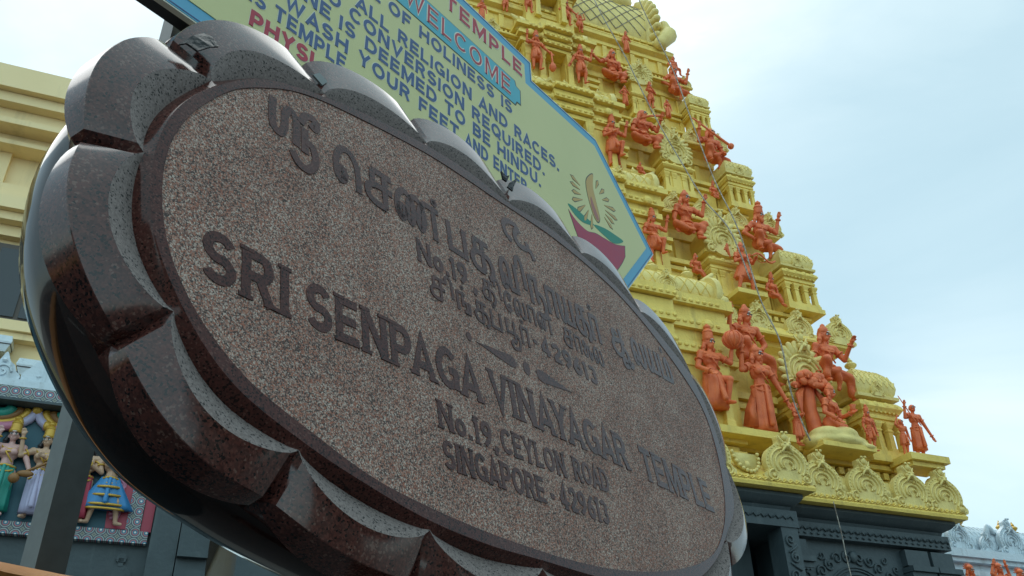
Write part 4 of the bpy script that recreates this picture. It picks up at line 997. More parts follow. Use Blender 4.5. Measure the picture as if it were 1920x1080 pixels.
        for s in (-1, 1):
            cx = s * pxs; cyk = i0 + pin + pw
            m = MB(); m.rect(cx, cyk, [(pw * .98, pw * .98, z0 + .30 * H), (pw * .98, pw * .98, z0 + .335 * H), (pw * .9, pw * .9, z0 + .34 * H), (pw * .9, pw * .9, z0 + .365 * H)])
            m.rect(cx, cyk, [(pw * .55, pw * .8, z0 + .36 * H), (pw * .55, pw * .8, z0 + .53 * H)])
            body = m.build('side_shrine', Y1, tower)
            m = MB()
            for u in (-.74, -.3, .3, .74): column(m, cx + u * pw, cyk - .74 * pw, z0 + .365 * H, z0 + .52 * H, pw * .11)
            m.build('colonnettes', Y1, body)
            m = MB(); entab(m, cx, cyk, pw, pw, z0 + .517 * H, z0 + .615 * H)
            for u in (-.7, -.25, .25, .7): m.ball((cx + u * pw, cyk - pw * .96, z0 + .60 * H), (pw * .14, pw * .06, .018 * H), 7, 5)
            m.rect(cx, cyk, [(pw * .72, pw * .72, z0 + .61 * H), (pw * .72, pw * .72, gz - gr * .95), (pw * .95, pw * .8, gz - gr * .9), (pw * .95, pw * .8, gz - gr * .72)])
            m.lathe((cx, i0 + pin + .12, gz - .06 * gr), [(gr * .86, 0), (gr * .86, pw * 1.6)], 24, axis='y')
            m.build('cornice', Y1, body, angle=35)
            gable((cx, i0 + pin + .06, gz - gr * 1.06), gr * 2.0)
        # seats for the giants between the shrines
        ws = [1.50, 1.15, .85, .65][k]
        for s in (-1, 1):
            for a, b in ((ws + .28, pxs - pw), (pxs + pw, hx - ins - 2 * cw)):
                if b - a < .05: continue
                m = MB()
                xs = sorted((s * a, s * b)); c = (xs[0] + xs[1]) / 2; hw = (xs[1] - xs[0]) / 2
                yy = i0 + .62 * H / 2.87 + .1
                m.box(xs[0], xs[1], yy, yy + .4, z0 + .30 * H, z0 + .53 * H)
                m.box(xs[0], xs[1], yy - .06, yy + .4, z0 + .53 * H, z0 + .56 * H); m.box(xs[0], xs[1], yy - .11, yy + .4, z0 + .575 * H, z0 + .61 * H); m.box(xs[0], xs[1], yy - .02, yy + .4, z0 + .555 * H, z0 + .58 * H)
                m.build('connecting_wall', Y1, tower)
        # central bay with doorway and barrel roof
        fy = i0 + .30; zb = [7.92, 10.35, 12.56, 14.48][k]; rb = [.24, .21, .18, .16][k]; ow = [.34, .30, .26, .22][k]
        zf = [6.0, 8.80, 11.08, 13.22][k]; oh = min(.86, zb - zf - .5)
        m = MB(); zlo = z0 + .20 * H; dep = 1.5
        m.box(-ws, -ow, fy, fy + dep, zlo, zf + oh); m.box(ow, ws, fy, fy + dep, zlo, zf + oh); m.box(-ow, ow, fy, fy + dep, zlo, zf); m.box(-ow - .1, ow + .1, fy + .75, fy + dep, zf - .02, zf + oh + .05)
        nst = 6; zz = zf + oh; hh = (zb - zz) / nst
        for j in range(nst):
            o_ = (.02, .09, .05, .13, .10, .19)[j]
            m.box(-ws - o_, ws + o_, fy - o_, fy + dep, zz + j * hh, zz + (j + 1) * hh - (.01 if j % 2 else 0))
            m.box(-ws * .45, ws * .45, fy - o_ - .10, fy - o_ + .02, zz + j * hh + .004, zz + (j + 1) * hh - .012)
        for x in (-ws + .07, -ow - .07, ow + .07, ws - .07):
            column(m, x, fy - .03, zf - .02, zf + oh + .01, .055)
        for q in range(5):
            zq = zlo + (zf - zlo) * q / 5; o_ = (.10, .03, .12, .05, .09)[q]
            m.box(-ws - o_, ws + o_, fy - o_, fy + .02, zq + .003, zq + (zf - zlo) / 5 * .8)
        for s in (-1, 1):
            xs = sorted((s * ws, s * (ws + .27)))
            m.box(xs[0], xs[1], fy + .12, fy + dep, zlo, z0 + .62 * H); m.box(xs[0] - .03, xs[1] + .03, fy + .06, fy + dep, z0 + .62 * H, z0 + .66 * H); m.box(xs[0], xs[1], fy + .10, fy + dep, z0 + .66 * H, z0 + .69 * H); m.box(xs[0] - .05, xs[1] + .05, fy + .03, fy + dep, z0 + .69 * H, z0 + .72 * H)
            m.lathe((s * (ws + .05), fy + .3, z0 + .78 * H), [(rb * .9, 0), (rb * .9, s * .24)], 20, axis='x')
        nb = int(ws / .11)
        for j in range(-nb, nb + 1):
            for zq, o_ in ((zz + 1.5 * hh, .09), (zz + 3.5 * hh, .13), (zz + 5.3 * hh, .19)): m.ball((j * .11, fy - o_ - (.10 if abs(j * .11) < ws * .45 else 0), zq), (.042, .03, .03), 5, 4)
        for j in range(-2, 3):
            if j: m.ball((j * ws / 2.4, fy - .14, zz + 3.5 * hh), (.09, .05, .08), 8, 6)
        bay = m.build('central_bay', Y1, tower)
        m = MB(); bc = (0, fy + .12, zb + rb * .72)
        m.lathe((-ws - .02, bc[1], bc[2]), [(rb, 0), (rb, 2 * ws + .04)], 26, axis='x')
        m.box(-ws, ws, bc[1], fy + dep, zb, zb + rb * 1.2)
        br = m.build('barrel_roof', Y2, bay, angle=40)
        m = MB()
        for s in (-1, 1):
            m.lathe((s * (ws + .02), bc[1], bc[2]), [(rb * 1.30, -.05), (rb * 1.36, -.02), (rb * 1.36, .03), (rb * 1.2, .07), (rb * .8, .08)], 24, axis='x')
            m.cap((s * (ws + .10), bc[1] - rb * .9, bc[2] - rb * 1.0), (s * (ws + .10), bc[1] - rb * 1.0, bc[2] - rb * .7), .07, .09)
            m.cap((s * ws, bc[1], bc[2] + rb * 1.2), (s * (ws + .16), bc[1], bc[2] + rb * 1.9), .07, .03)
        m.build('roof_end', Y2, bay, angle=50)
        m = MB(); nl = int(2 * ws / .17)
        for j in range(nl):
            for d_ in (-1, 1):
                m.tube([(-ws + 2 * ws * (j + .5) / nl + d_ * .17 * (t - .5) * 2.0, bc[1] - (rb + .003) * cos(radians(-25 + 130 * t)), bc[2] + (rb + .003) * sin(radians(-25 + 130 * t))) for t in (q / 8 for q in range(9))], .008, 4)
        m.build('lattice', Y1, bay)
        m = MB(); nf = [5, 4, 3, 3][k]
        for j in range(nf): finial(m, (-ws * .8 + 1.6 * ws * j / (nf - 1), bc[1], bc[2] + rb * .92), .27 * (H / 2.87))
        m.build('finials', Y2, bay, angle=50)
        for s in (-1, 1): kudu((s * ws * .45, bc[1] - rb * .95, zb - .02), rb * 1.5)
    # neck, top cornice and the great barrel roof
    hx = HX0 - I[5]; hy = D / 2 - I[5]; zt = Z[5]
    m = MB(); m.rect(0, D / 2, [(hx - .30, hy - .3, zt - .4), (hx - .30, hy - .3, zt - .16), (hx - .12, hy - .12, zt - .13), (hx - .12, hy - .12, zt - .08), (hx, hy, zt - .02), (hx + .02, hy + .02, zt + .02), (hx - .02, hy - .02, zt + .09), (hx - .2, hy - .2, zt + .12), (hx - .2, hy - .2, zt + .22), (hx - .1, hy - .1, zt + .25), (hx - .1, hy - .1, zt + .32)])
    for j in range(-16, 17): m.box(j * .17 - .05, j * .17 + .05, I[5] - .0, I[5] + .2, zt + .122, zt + .18)
    m.build('top_cornice', Y1, tower, angle=30)
    m = MB(); ws = .52; fy = I[5] - .12
    m.box(-ws, -.2, fy, fy + .9, 14.7, 15.72); m.box(.2, ws, fy, fy + .9, 14.7, 15.72); m.box(-.2, .2, fy, fy + .9, 14.7, 15.02); m.box(-.25, .25, fy + .5, fy + .9, 15.0, 15.75)
    for j in range(4): m.box(-ws - (.02, .08, .04, .12)[j], ws + (.02, .08, .04, .12)[j], fy - (.02, .08, .04, .12)[j], fy + .9, 15.72 + j * .07, 15.78 + j * .07)
    column(m, -.28, fy - .03, 15.0, 15.72, .05); column(m, .28, fy - .03, 15.0, 15.72, .05)
    m.build('top_bay', Y1, tower)
    ax = D / 2; rr = hy - .06; L2 = 2.42
    sec = [(radians(-32 + 244 * t / 26)) for t in range(27)]
    def bp(a, x, e=1.0): return (x, ax - rr * e * cos(a), zt + .78 + rr * e * sin(a) * (1.0 if sin(a) < 0 else 1.12))
    m = MB(); m.rings([[bp(a, x) for a in sec] for x in (-L2, L2)]); top = m.build('great_barrel_roof', Y2, tower, angle=40)
    m = MB()
    for j in range(-9, 10):
        for d_ in (-1, 1):
            pts = []
            for q in range(15):
                t = q / 14; x = j * .30 + d_ * (t - .5) * 2.1
                if abs(x) < L2: pts.append(bp(radians(-20 + 110 * t), x, 1.006))
            if len(pts) > 2: m.tube(pts, .009, 4)
    m.build('net', MT['rope'], top)
    for s in (-1, 1):
        m = MB()
        m.rings([[(s * x, ax - 1.06 * e * rr * cos(a), zt + .74 + 1.06 * e * rr * sin(a)) for a in sec] for x, e in ((L2 - .05, 1.0), (L2 + .10, 1.05), (L2 + .22, 1.0), (L2 + .28, .8))])
        for lay, (e0, e1, ra, rb_, nn) in enumerate(((.88, 1.16, .105, .085, 27), (.78, 1.0, .09, .075, 24), (.66, .86, .075, .06, 20))):
            for i in range(nn):
                a = radians(-38 + 256 * i / (nn - 1)); e = 1.06 * rr; xo = (.06, .16, .22)[lay]
                m.cap((s * (L2 + xo), ax - e * e0 * cos(a), zt + .74 + e * e0 * sin(a)), (s * (L2 + xo + .03), ax - e * e1 * cos(a), zt + .74 + e * e1 * sin(a)), ra, rb_, 8)
        for y in (ax - rr * 1.15, ax + rr * 1.15):
            m.cap((s * (L2 + .15), y, zt + .12), (s * (L2 + .36), y, zt + .42), .15, .20, 10); m.cap((s * (L2 + .36), y, zt + .42), (s * (L2 + .30), y, zt + .72), .17, .10, 10)
        m.cap((s * (L2 - .55), ax - .75, zt + 1.55), (s * (L2 - .30), ax - .55, zt + 1.85), .30, .26, 10); m.cap((s * (L2 - .25), ax - .6, zt + 1.95), (s * (L2 + .12), ax - .75, zt + 2.15), .12, .05, 8)
        m.build('roof_end_shell', Y2, tower, smooth=True)
    for j in range(5):
        m = MB(); finial(m, (-2.0 + j, ax, zt + .78 + rr * 1.1), .62); m.build('kalasam', MT['gold'], tower, angle=50)
    kudu((.0, I[5] - .1, 15.98), .62)
    # ---- grey stone base
    G = MT['stone']
    m = MB(); aw = .47; ac = 3.12; az = 3.72
    d = .34
    # right wall with an arched niche
    m.box(1.95, ac - aw, d, d + .5, -.02, 4.62); m.box(ac + aw, HX0 - d, d, d + .5, -.02, 4.62)
    pts = [(ac - aw, 4.62)] + [(ac + aw * cos(radians(180 - 180 * i / 18)), az + aw * sin(radians(180 - 180 * i / 18))) for i in range(19)] + [(ac + aw, 4.62)]
    m.poly(pts, d, d + .5); m.box(ac - aw - .05, ac + aw + .05, d + .45, d + .6, -.02, 4.4)
    m.box(-HX0 + d, -1.95, d, d + .5, -.02, 4.62)
    m.box(-HX0 + d, -HX0 + d + .5, d + .5, D - d, -.02, 4.62); m.box(HX0 - d - .5, HX0 - d, d + .5, D - d, -.02, 4.62); m.box(-HX0 + d, HX0 - d, D - d - .3, D - d, -.02, 4.62)
    m.box(-1.95, 1.95, 2.2, 2.5, -.02, 4.62)
    m.build('stone_wall', G, tower)
    m = MB()
    R = lambda pr: [(HX0 - a, D / 2 - a, z) for a, z in pr]
    m.rect(0, D / 2, R([(.36, 4.60), (.22, 4.61), (.22, 4.80), (.28, 4.805), (.26, 4.86), (.17, 4.90), (.12, 4.95), (.12, 4.992), (.6, 4.995)]))
    m.rings([[(-2.13 + a, -.336 + a, z), (2.13 - a, -.336 + a, z), (2.13 - a, .9, z), (-2.13 + a, .9, z)] for a, z in [(.40, 4.575), (.20, 4.58), (.20, 4.79), (.26, 4.795), (.24, 4.85), (.16, 4.89), (.12, 4.94), (.12, 4.99), (.6, 4.993)]])
    m.build('stone_cornice', G, tower, angle=30)
    m = MB()
    for s in (-1, 1):
        m.box(*sorted((s * 1.66, s * 1.91)), -.12, .16, -.02, 4.58); m.box(*sorted((s * 1.2, s * 1.62)), .5, .9, -.02, 4.58)
    m.build('porch_pillar', G, tower)
    # carved scrolls
    m = MB()
    def scroll(pts, th=.014): m.tube(pts, th, 5)
    for q in range(5):
        zc = 4.42 - q * .21; sg = 1 if q % 2 else -1
        scroll(spiral((1.785 + sg * .02, zc), .075, 1.3, pi / 2 * sg, sg, .02, -.13)); scroll([(1.785 - sg * .07, -.13, zc - .06), (1.785, -.13, zc - .11), (1.785 + sg * .07, -.13, zc - .15)])
    for e, y in ((1.02, d - .015), (1.14, d - .01), (1.22, d - .008)):
        scroll([(ac + aw * e * cos(radians(a)), y, az + aw * e * sin(radians(a))) for a in range(0, 181, 10)], .022 if e < 1.1 else .013)
    rnd = random.Random(3)
    for s in (-1, 1):
        for q in range(7):
            a = radians(90 - s * (8 + 13 * q)); rad = aw * 1.48 + .02 * (q % 2)
            c = (ac + rad * cos(a) * 1.05, az + rad * sin(a))
            scroll(spiral(c, .085, 1.25, rnd.random() * 6, s * (1 if q % 2 else -1), .02, d - .012), .015)
            c2 = (ac + rad * 1.27 * cos(a) * 1.05, az + rad * 1.2 * sin(a))
            if c2[1] < 4.52: scroll(spiral(c2, .06, 1.1, rnd.random() * 6, -s, .02, d - .01), .012)
    m.ball((ac, d - .02, az + aw * 1.5), (.07, .04, .08), 8, 6)
    for j in range(26):
        x = 2.08 + j * .106; m.tube([(x - .045, .21, 4.70), (x, .205, 4.735), (x + .04, .21, 4.69)], .011, 4); m.tube([(x, .21, 4.66), (x + .03, .21, 4.64)], .01, 4)
    for j in range(34):
        x = -1.85 + j * .111; m.tube([(x - .045, -.142, 4.68), (x, -.146, 4.715), (x + .04, -.142, 4.67)], .011, 4)
    m.build('carved_scrollwork', G, tower, smooth=True)
    for x0, x1 in ((3.96, 4.36), (4.42, 4.80), (2.02, 2.32)):
        m = MB()
        m.box(x0, x1, d - .10, d + .01, 4.36, 4.57); m.box(x0 - .02, x1 + .02, d - .2, d + .01, 4.27, 4.34)
        m.box(x0 - .01, x1 + .01, d - .16, d + .01, 4.20, 4.265)
        n = 5
        for j in range(n): m.lathe((x0 + (x1 - x0) * (j + .5) / n, d - .13, 4.20), [((x1 - x0) / n * .5, -.02), ((x1 - x0) / n * .5, .02)], 10, axis='y')
        m.box(x0 + .06, x1 - .06, d - .06, d + .01, 3.0, 4.19)
        m.build('canopy_bracket', G, tower)
tower_build()

def at_facade(x, y, z, rz=0): return FM @ Matrix.Translation((x, y, z)) @ Matrix.Rotation(radians(rz), 4, 'Z')
GRP = 'terracotta figures on the temple tower'
def statue(label, x, y, z, h, rz=0, props=(), name='statue', tilt=None, **kw):
    sit = kw.get('pose', '').startswith('sit')
    if sit and h > .7: h *= 1.27 if z > 7.5 else 1.14
    tilt = (9 if sit else 4) if tilt is None else tilt
    e = empty(name, at_facade(x, y, z, rz) @ Matrix.Rotation(radians(tilt), 4, 'X'), label, 'statue', GRP)
    figure(e, h, **kw)
    for nm, kd in props: prop(e, nm, kd, h)
    return e
# lowest tier
statue('terracotta guardian with round mace beside its head and one knee raised next to the plaque', 1.20, .22, 6.02, 1.22, props=[('mace', 'mace_up')], pose='stepR', aL='lap', aR='raise', crown='tall', yaw=12, garment='skirt')
statue('tall terracotta woman with bare midriff and left arm lifted to the mace, lowest tier', 1.99, .24, 5.90, 1.30, props=[('shawl', 'sash')], pose='stand', aL='raise', aR='side', crown='low', female=True, yaw=25, garment='dhoti')
statue('small terracotta devotee with folded hands between the tall woman and the tree, lowest tier', 2.47, .18, 5.84, .62, rz=35, pose='stand', aL='chest', aR='chest', crown='none', garment='skirt', yaw=20)
statue('terracotta figure leaning on a tree while seated on a pale boulder, lowest tier', 3.10, .18, 6.16, .95, props=[('vessel', 'vessel')], rz=22, pose='sitside', aL='lap', aR='fwd', crown='low', yaw=30)
statue('small crowned terracotta man standing right of the boulder, lowest tier', 3.72, .12, 5.88, .60, pose='stand', aL='down', aR='down', crown='tall', garment='short')
statue('small bare terracotta boy with one arm raised beside the bald man, lowest tier', 4.38, .16, 5.91, .55, pose='stand', aL='high', aR='down', crown='none', hair=True, garment='short', detail=0)
statue('bald terracotta man with pot belly and arm held out at the right corner, lowest tier', 4.70, .20, 5.91, .84, props=[('stick', 'stick')], pose='stand', aL='raise', aR='side', crown='none', hair=False, garment='skirt', yaw=-10)
statue('large seated terracotta giant with raised hand, directly above the tall woman', 2.12, .50, 7.22, 1.22, pose='sitR', aL='raise', aR='hip', crown='low', yaw=20)
statue('large seated terracotta giant between the biggest gable and the corner dome', 3.52, .46, 7.14, 1.20, pose='sitR', aL='down', aR='flute', crown='low', yaw=22)
# second tier
statue('terracotta guardian with long sash half hidden by the right tip of the notice board', 1.02, .92, 8.88, .90, props=[('sash', 'sash2')], pose='stepR', aL='lap', aR='raise', crown='tall', yaw=14, garment='short')
statue('terracotta archer with many arms drawing a bow, second tier', 2.58, .80, 8.60, .90, props=[('bow', 'bow')], pose='stride', aL='chest', aR='fwd', crown='low', garment='short', yaw=25)
statue('terracotta lady seated with legs to the right between the shrines of the second tier', 3.19, .92, 8.74, .62, pose='sitside', aL='lap', aR='down', crown='tall', female=True, yaw=18)
statue('small seated terracotta figure right of the barrel roof with the knobs, second tier', 1.78, .95, 8.92, .55, pose='sitside', aL='lap', aR='down', crown='low', yaw=35)
statue('large cross-legged terracotta giant right of the notice board tip, above a side shrine', 1.80, 1.08, 9.80, .98, pose='sitX', aL='down', aR='raise', crown='low', yaw=18)
statue('large bearded terracotta giant with palm raised to the eave, right end of second tier', 3.32, 1.10, 9.82, 1.0, pose='sitR', aL='hip', aR='raise', crown='tall', yaw=18, beard=True)
# third tier
statue('terracotta guardian with a staff beside the notice board edge, third tier', .76, 1.42, 11.12, .98, props=[('sash', 'sash2')], pose='stepR', aL='chest', aR='raise', crown='tall', yaw=8, garment='short')
statue('seated terracotta piper in head cloth playing a long pipe, third tier', 1.50, 1.54, 11.98, .96, props=[('pipe', 'flute2')], pose='sitX', aL='lap', aR='flute', crown='hood', hair=False, yaw=22)
statue('seated terracotta man in head cloth holding a slanting lute, leg hanging, third tier', 2.98, 1.56, 12.0, .98, props=[('lute', 'staff')], pose='sitR', aL='raise', aR='lap', crown='hood', hair=False, yaw=18)
statue('small crowned terracotta lady seated between the shrines of the third tier', 2.75, 1.40, 11.02, .44, pose='sitfront', aL='lap', aR='lap', crown='tall', female=True)
statue('tiny terracotta figure seated on the barrel roof end, third tier', 1.28, 1.42, 11.14, .36, pose='sitside', aL='lap', aR='down', crown='low', yaw=25)
# fourth tier
statue('terracotta guardian with a club left of the open doorway, fourth tier', -.46, 1.78, 13.32, .83, props=[('club', 'mace_down')], pose='contra', aL='raise', aR='out', crown='tall', garment='short')
statue('terracotta guardian with banded chest right of the open doorway, fourth tier', .46, 1.78, 13.30, .83, pose='contra', aL='side', aR='raise', crown='tall', garment='short')
statue('seated terracotta lady stretching one arm to the left, fourth tier', 1.27, 1.98, 13.90, .88, pose='sitX', aL='far', aR='down', crown='low', yaw=10)
statue('seated terracotta giant with hand on hip and palm raised, right end of the fourth tier', 2.70, 1.98, 14.0, .84, pose='sitR', aL='hip', aR='raise', crown='tall', yaw=15)
statue('slim terracotta figure left of the small shrine, fourth tier', 1.42, 1.84, 13.12, .46, pose='stand', aL='hip', aR='chest', crown='low', garment='dhoti', detail=0)
statue('terracotta figure playing a flute before the small shrine, fourth tier', 1.93, 1.74, 13.14, .56, pose='stand', aL='flute', aR='chest', crown='tall', garment='short')
statue('small terracotta lady right of the small shrine, fourth tier', 2.33, 1.80, 13.06, .44, pose='stand', aL='down', aR='down', crown='low', female=True, garment='dhoti', detail=0)
# fifth tier
statue('terracotta figure right of the topmost doorway leaning on a club, fifth tier', .37, 2.0, 15.04, .62, props=[('club', 'mace_down')], pose='contra', aL='hip', aR='out', crown='tall', garment='short')
statue('small terracotta dwarf holding a tray over its head, fifth tier', .72, 2.08, 15.06, .46, pose='stand', aL='high', aR='high', crown='fan', garment='short', detail=0)
statue('terracotta figure left of the topmost doorway with a hand out, fifth tier', -.47, 2.0, 15.06, .62, pose='contra', aL='hip', aR='out', crown='tall', garment='short')
statue('terracotta figure with both arms up at the left of the fifth tier', -.92, 2.08, 15.0, .52, pose='stand', aL='high', aR='high', crown='tall', garment='short', detail=0)
statue('small terracotta figure on the left ledge near the notice board peak, fourth tier', -1.50, 1.86, 14.25, .52, pose='stand', aL='chest', aR='down', crown='tall', garment='dhoti', detail=0)
statue('small terracotta figure below the great barrel roof, right part of the fifth tier', 1.74, 2.06, 14.86, .50, pose='stand', aL='down', aR='chest', crown='tall', garment='dhoti', detail=0)
statue('terracotta figure seated at the right corner below the roof shell, fifth tier', 2.80, 2.02, 14.74, .52, pose='sitR', aL='hip', aR='down', crown='low', yaw=20, detail=0)
def tree_relief():
    e = empty('tree_sculpture', at_facade(2.93, .32, 5.98), 'terracotta stylised tree with clustered leaves behind the seated figure, lowest tier', 'sculpture', GRP)
    m = MB(); m.tube([(.04, 0, -.05), (.02, 0, .2), (-.01, 0, .5), (0, -.02, .78), (.02, -.03, .95)], [.15, .11, .095, .09, .10], 12); m.build('trunk', MT['orange'], e, smooth=True)
    m = MB(); r = random.Random(5)
    for i in range(46):
        a = r.random() * 2 * pi; q = sqrt(r.random())
        c = (.30 * q * cos(a) + .02, -.05 - .14 * q * abs(sin(a)), .98 + .17 * (r.random() - .4) - .10 * q)
        m.ball(c, (.06 + .03 * r.random(), .05, .05 + .02 * r.random()), 7, 5)
        if i % 2: m.cap(c, (c[0] + .05 * cos(a), c[1] - .04, c[2] - .07), .035, .015, 6)
    for s in (-1, 1):
        for i in range(7): m.cap((s * (.10 + .02 * i), -.04, .82 - .02 * i), (s * (.17 + .01 * i), -.07, .70 - .05 * i), .035, .02, 6)
    m.build('crown', MT['orange'], e, smooth=True)
    e = empty('boulder', at_facade(3.12, .2, 5.86), 'smooth pale yellow boulder under the seated figure, lowest tier', 'boulder', None)
    m = MB()
    for c, q in (((0, 0, .08), (.50, .30, .12)), ((-.16, -.03, .17), (.26, .24, .13)), ((.10, -.04, .19), (.24, .24, .13)), ((.26, .0, .10), (.26, .24, .12)), ((-.32, 0, .06), (.2, .2, .1)), ((.40, -.06, .02), (.2, .22, .07))): m.ball(c, q, 14, 9)
    as_obj('rock', fuse(m, .022, 5), MT['yellow2'], e)
    m = MB(); m.box(-.42, .50, -.24, .2, -.05, .02); m.build('slab', MT['yellow'], e)
    e = empty('figure_ledge', at_facade(4.55, .15, 5.80), 'yellow slab under the bald man and the boy at the right corner', 'ledge')
    m = MB(); m.box(-.30, .42, -.18, .25, .0, .10); m.box(-.24, .36, -.12, .25, -.07, .0); m.build('slab', MT['yellow'], e)
    e = empty('figure_ledge', at_facade(1.9, .2, 5.80), 'yellow slab under the tall woman, lowest tier', 'ledge')
    m = MB(); m.box(-.95, .38, -.20, .25, .0, .10); m.build('slab', MT['yellow'], e)
    e = empty('figure_ledge', at_facade(2.58, .80, 8.52), 'yellow slab under the archer, second tier', 'ledge')
    m = MB(); m.box(-.28, .28, -.16, .2, .0, .08); m.build('slab', MT['yellow'], e)
tree_relief()

# ropes hanging down the tower
def rope(name, pts, label, r=.011):
    p = spline([tuple(FM @ Vector(q)) for q in pts], 8, closed=False); m = MB(); m.tube(p, r, 6)
    return tag(m.build(name, MT['rope'], smooth=True), label, 'rope', 'ropes hanging down the tower')
R1 = [(.42, 1.3, 16.6), (.62, 1.3, 15.2), (1.02, 1.05, 13.5), (1.28, .8, 12.0), (1.52, .55, 10.8), (1.58, .2, 9.8), (1.68, -.15, 9.0), (1.74, -.32, 8.05)]
rope('rope', R1, 'knotted grey rope over the piper, hanging down beside the central bay')
rope('rope', [(1.42, 1.3, 16.8), (1.72, 1.3, 15.4), (2.02, 1.05, 13.6), (2.05, .8, 12.2), (2.08, .5, 10.6), (2.10, .15, 9.3), (2.13, .0, 8.0), (2.16, -.2, 7.2), (2.25, -.12, 6.4), (2.42, -.1, 5.8)], 'knotted grey rope hanging over the big gables down to the tall woman')
rope('rope', [(2.62, -.07, 5.0), (2.66, -.05, 4.6), (2.68, -.03, 4.2), (2.74, -.02, 3.4)], 'thin chain hanging below the yellow eave in front of the carved stone arch', .007)

# ------------------------------------------------------------------ left: relief wall, parapet and cream building
relief = empty('relief_wall', FM @ Matrix.Translation((-6.6, .8, 0)), 'blue grey temple wall with a painted relief panel framed by rosette friezes, left of the plaque', 'temple wall')
def relief_build():
    G = MT['stone']
    m = MB(); m.box(-5.5, 1.34, .02, .5, -.02, 5.42); m.build('wall_body', G, relief)
    m = MB(); m.box(-5.4, .84, -.04, .019, 4.13, 5.26); m.build('panel_ground', MT['panelblue'], relief)
    m = MB(); m.box(-5.5, 1.07, -.07, .018, 4.00, 4.12); m.build('rosette_frieze', MT['rosette'], relief)
    m = MB(); m.box(-5.5, 1.10, -.24, .018, 5.29, 5.42); m.build('rosette_frieze', MT['rosette'], relief)
    m = MB(); m.box(-5.5, 1.10, -.26, .018, 5.262, 5.288); m.build('drip_ledge', G, relief)
    m = MB(); m.box(.85, .985, -.072, .018, 4.122, 5.258); m.build('rosette_frieze', MT['rosette'], relief)
    m = MB(); m.box(.99, 1.09, -.05, .018, 4.122, 5.26); m.build('side_strip', MT['sari_red'], relief)
    m = MB(); m.poly([(.66, 4.13), (.85, 4.13), (.85, 5.2), (.78, 5.2), (.72, 4.7), (.64, 4.4)], -.052, -.03); m.build('side_drape', MT['sari_red'], relief)
    m = MB()
    for i in range(3):
        for j in range(6): a = radians(40 + 30 * j); m.cap((.77, -.055, 4.28 + .28 * i), (.77 + .085 * cos(a + 1), -.06, 4.28 + .28 * i + .085 * sin(a + 1)), .012, .02, 6)
    m.build('drape_flowers', MT['sari_pink'], relief, smooth=True)
    # swags along the top of the panel
    for x in (-1.25, -.55, .15, .85):
        for rr, mk, t in ((.34, 'sari_white', .045), (.27, 'gold', .04), (.20, 'wood', .045), (.12, 'sari_green', .06)):
            m = MB(); m.tube([(x + rr * cos(a), -.07, 5.25 + rr * .62 * sin(a)) for a in (radians(180 + 180 * i / 12) for i in range(13))], t, 7); m.build('swag', MT[mk], relief, smooth=True)
        m = MB(); m.tube([(x + .345 * cos(a), -.075, 5.25 + .345 * .62 * sin(a)) for a in (radians(225 + 90 * i / 8) for i in range(9))], .049, 7); m.build('swag', MT['sari_pink'], relief, smooth=True)
        m = MB()
        for a in (180, 228, 270, 312, 360): m.ball((x + .34 * cos(radians(a)), -.09, 5.25 + .34 * .62 * sin(radians(a))), (.04, .05, .055), 8, 6)
        m.build('swag_knots', MT['gold'], relief, smooth=True)
    # carved band below the panel
    m = MB(); m.box(-5.5, 1.34, -.03, .019, 3.55, 3.62); m.box(-5.5, 1.34, -.06, .019, 2.9, 2.99)
    for i in range(-7, 2):
        x = i * .62 + .25
        m.lathe((x, -.005, 3.68), [(.12, 0), (.12, .03)], 14, axis='y'); m.lathe((x, -.02, 3.68), [(.07, 0), (.07, .03)], 12, axis='y'); m.lathe((x, -.01, 3.86), [(.05, 0), (.05, .035)], 10, axis='y'); m.box(x - .025, x + .025, -.01, .02, 3.78, 3.86)
    m.build('carved_band', G, relief)
    m = MB(); m.box(1.10, 1.36, -.18, .5, -.02, 5.30); m.build('flat_pilaster', G, relief)
    m = MB()
    for a, a2, b in ((3.30, 3.42, .22), (3.421, 3.48, .30), (3.481, 3.66, .24), (3.661, 3.74, .40), (3.741, 3.86, .30), (3.861, 3.92, .44), (3.921, 4.06, .36), (4.061, 4.30, .28)): m.box(1.37, 1.66, -b * .6, .3, a, a2)
    for x in (1.44, 1.52, 1.60): m.lathe((x, -.22, 3.66), [(.045, -.03), (.045, .05)], 10, axis='y')
    m.build('stepped_bracket', G, relief)
    # leaf shaped merlons on top
    for i in range(-8, 3):
        x = i * .34 - .26
        if i % 2 == 0: pts = spline([(-.15, 0), (-.16, .07), (-.10, .15), (0, .245), (.10, .15), (.16, .07), (.15, 0)], 4, closed=False)
        else: pts = spline([(-.16, 0), (-.17, .05), (-.12, .10), (-.10, .16), (-.05, .20), (0, .30), (.05, .20), (.10, .16), (.12, .10), (.17, .05), (.16, 0)], 3, closed=False)
        m = MB(); m.poly([(x + u, 5.50 + v) for u, v in pts], -.2, -.10)
        if i % 2:
            m.tube(spiral((x, 5.58), .085, 1.3, 0, 1, .02, -.205), .014, 5); m.ball((x, -.2, 5.7), .03, 6, 4)
        else: m.ball((x, -.2, 5.57), (.03, .012, .02), 6, 4)
        m.build('merlon', MT['silver'], relief)
    m = MB(); m.box(-5.5, 1.08, -.235, -.06, 5.421, 5.50); m.build('parapet_curb', MT['silver'], relief)
relief_build()
def deity(label, x, z, h, cloth, skin='skin', **kw):
    e = empty('relief_figure', FM @ Matrix.Translation((-6.6 + x, .8 - .10, z)), label, 'relief figure', 'painted deities of the relief panel')
    figure(e, h, cloth=MT[cloth], body=MT[skin], trim=MT['gold'], hairm=MT['black'], **kw); return e
deity('painted goddess in green sari with gold crown on the relief panel', -.34, 4.13, .88, 'sari_green', 'skinpink', pose='stand', aL='down', aR='side', crown='tall', female=True, garment='dhoti')
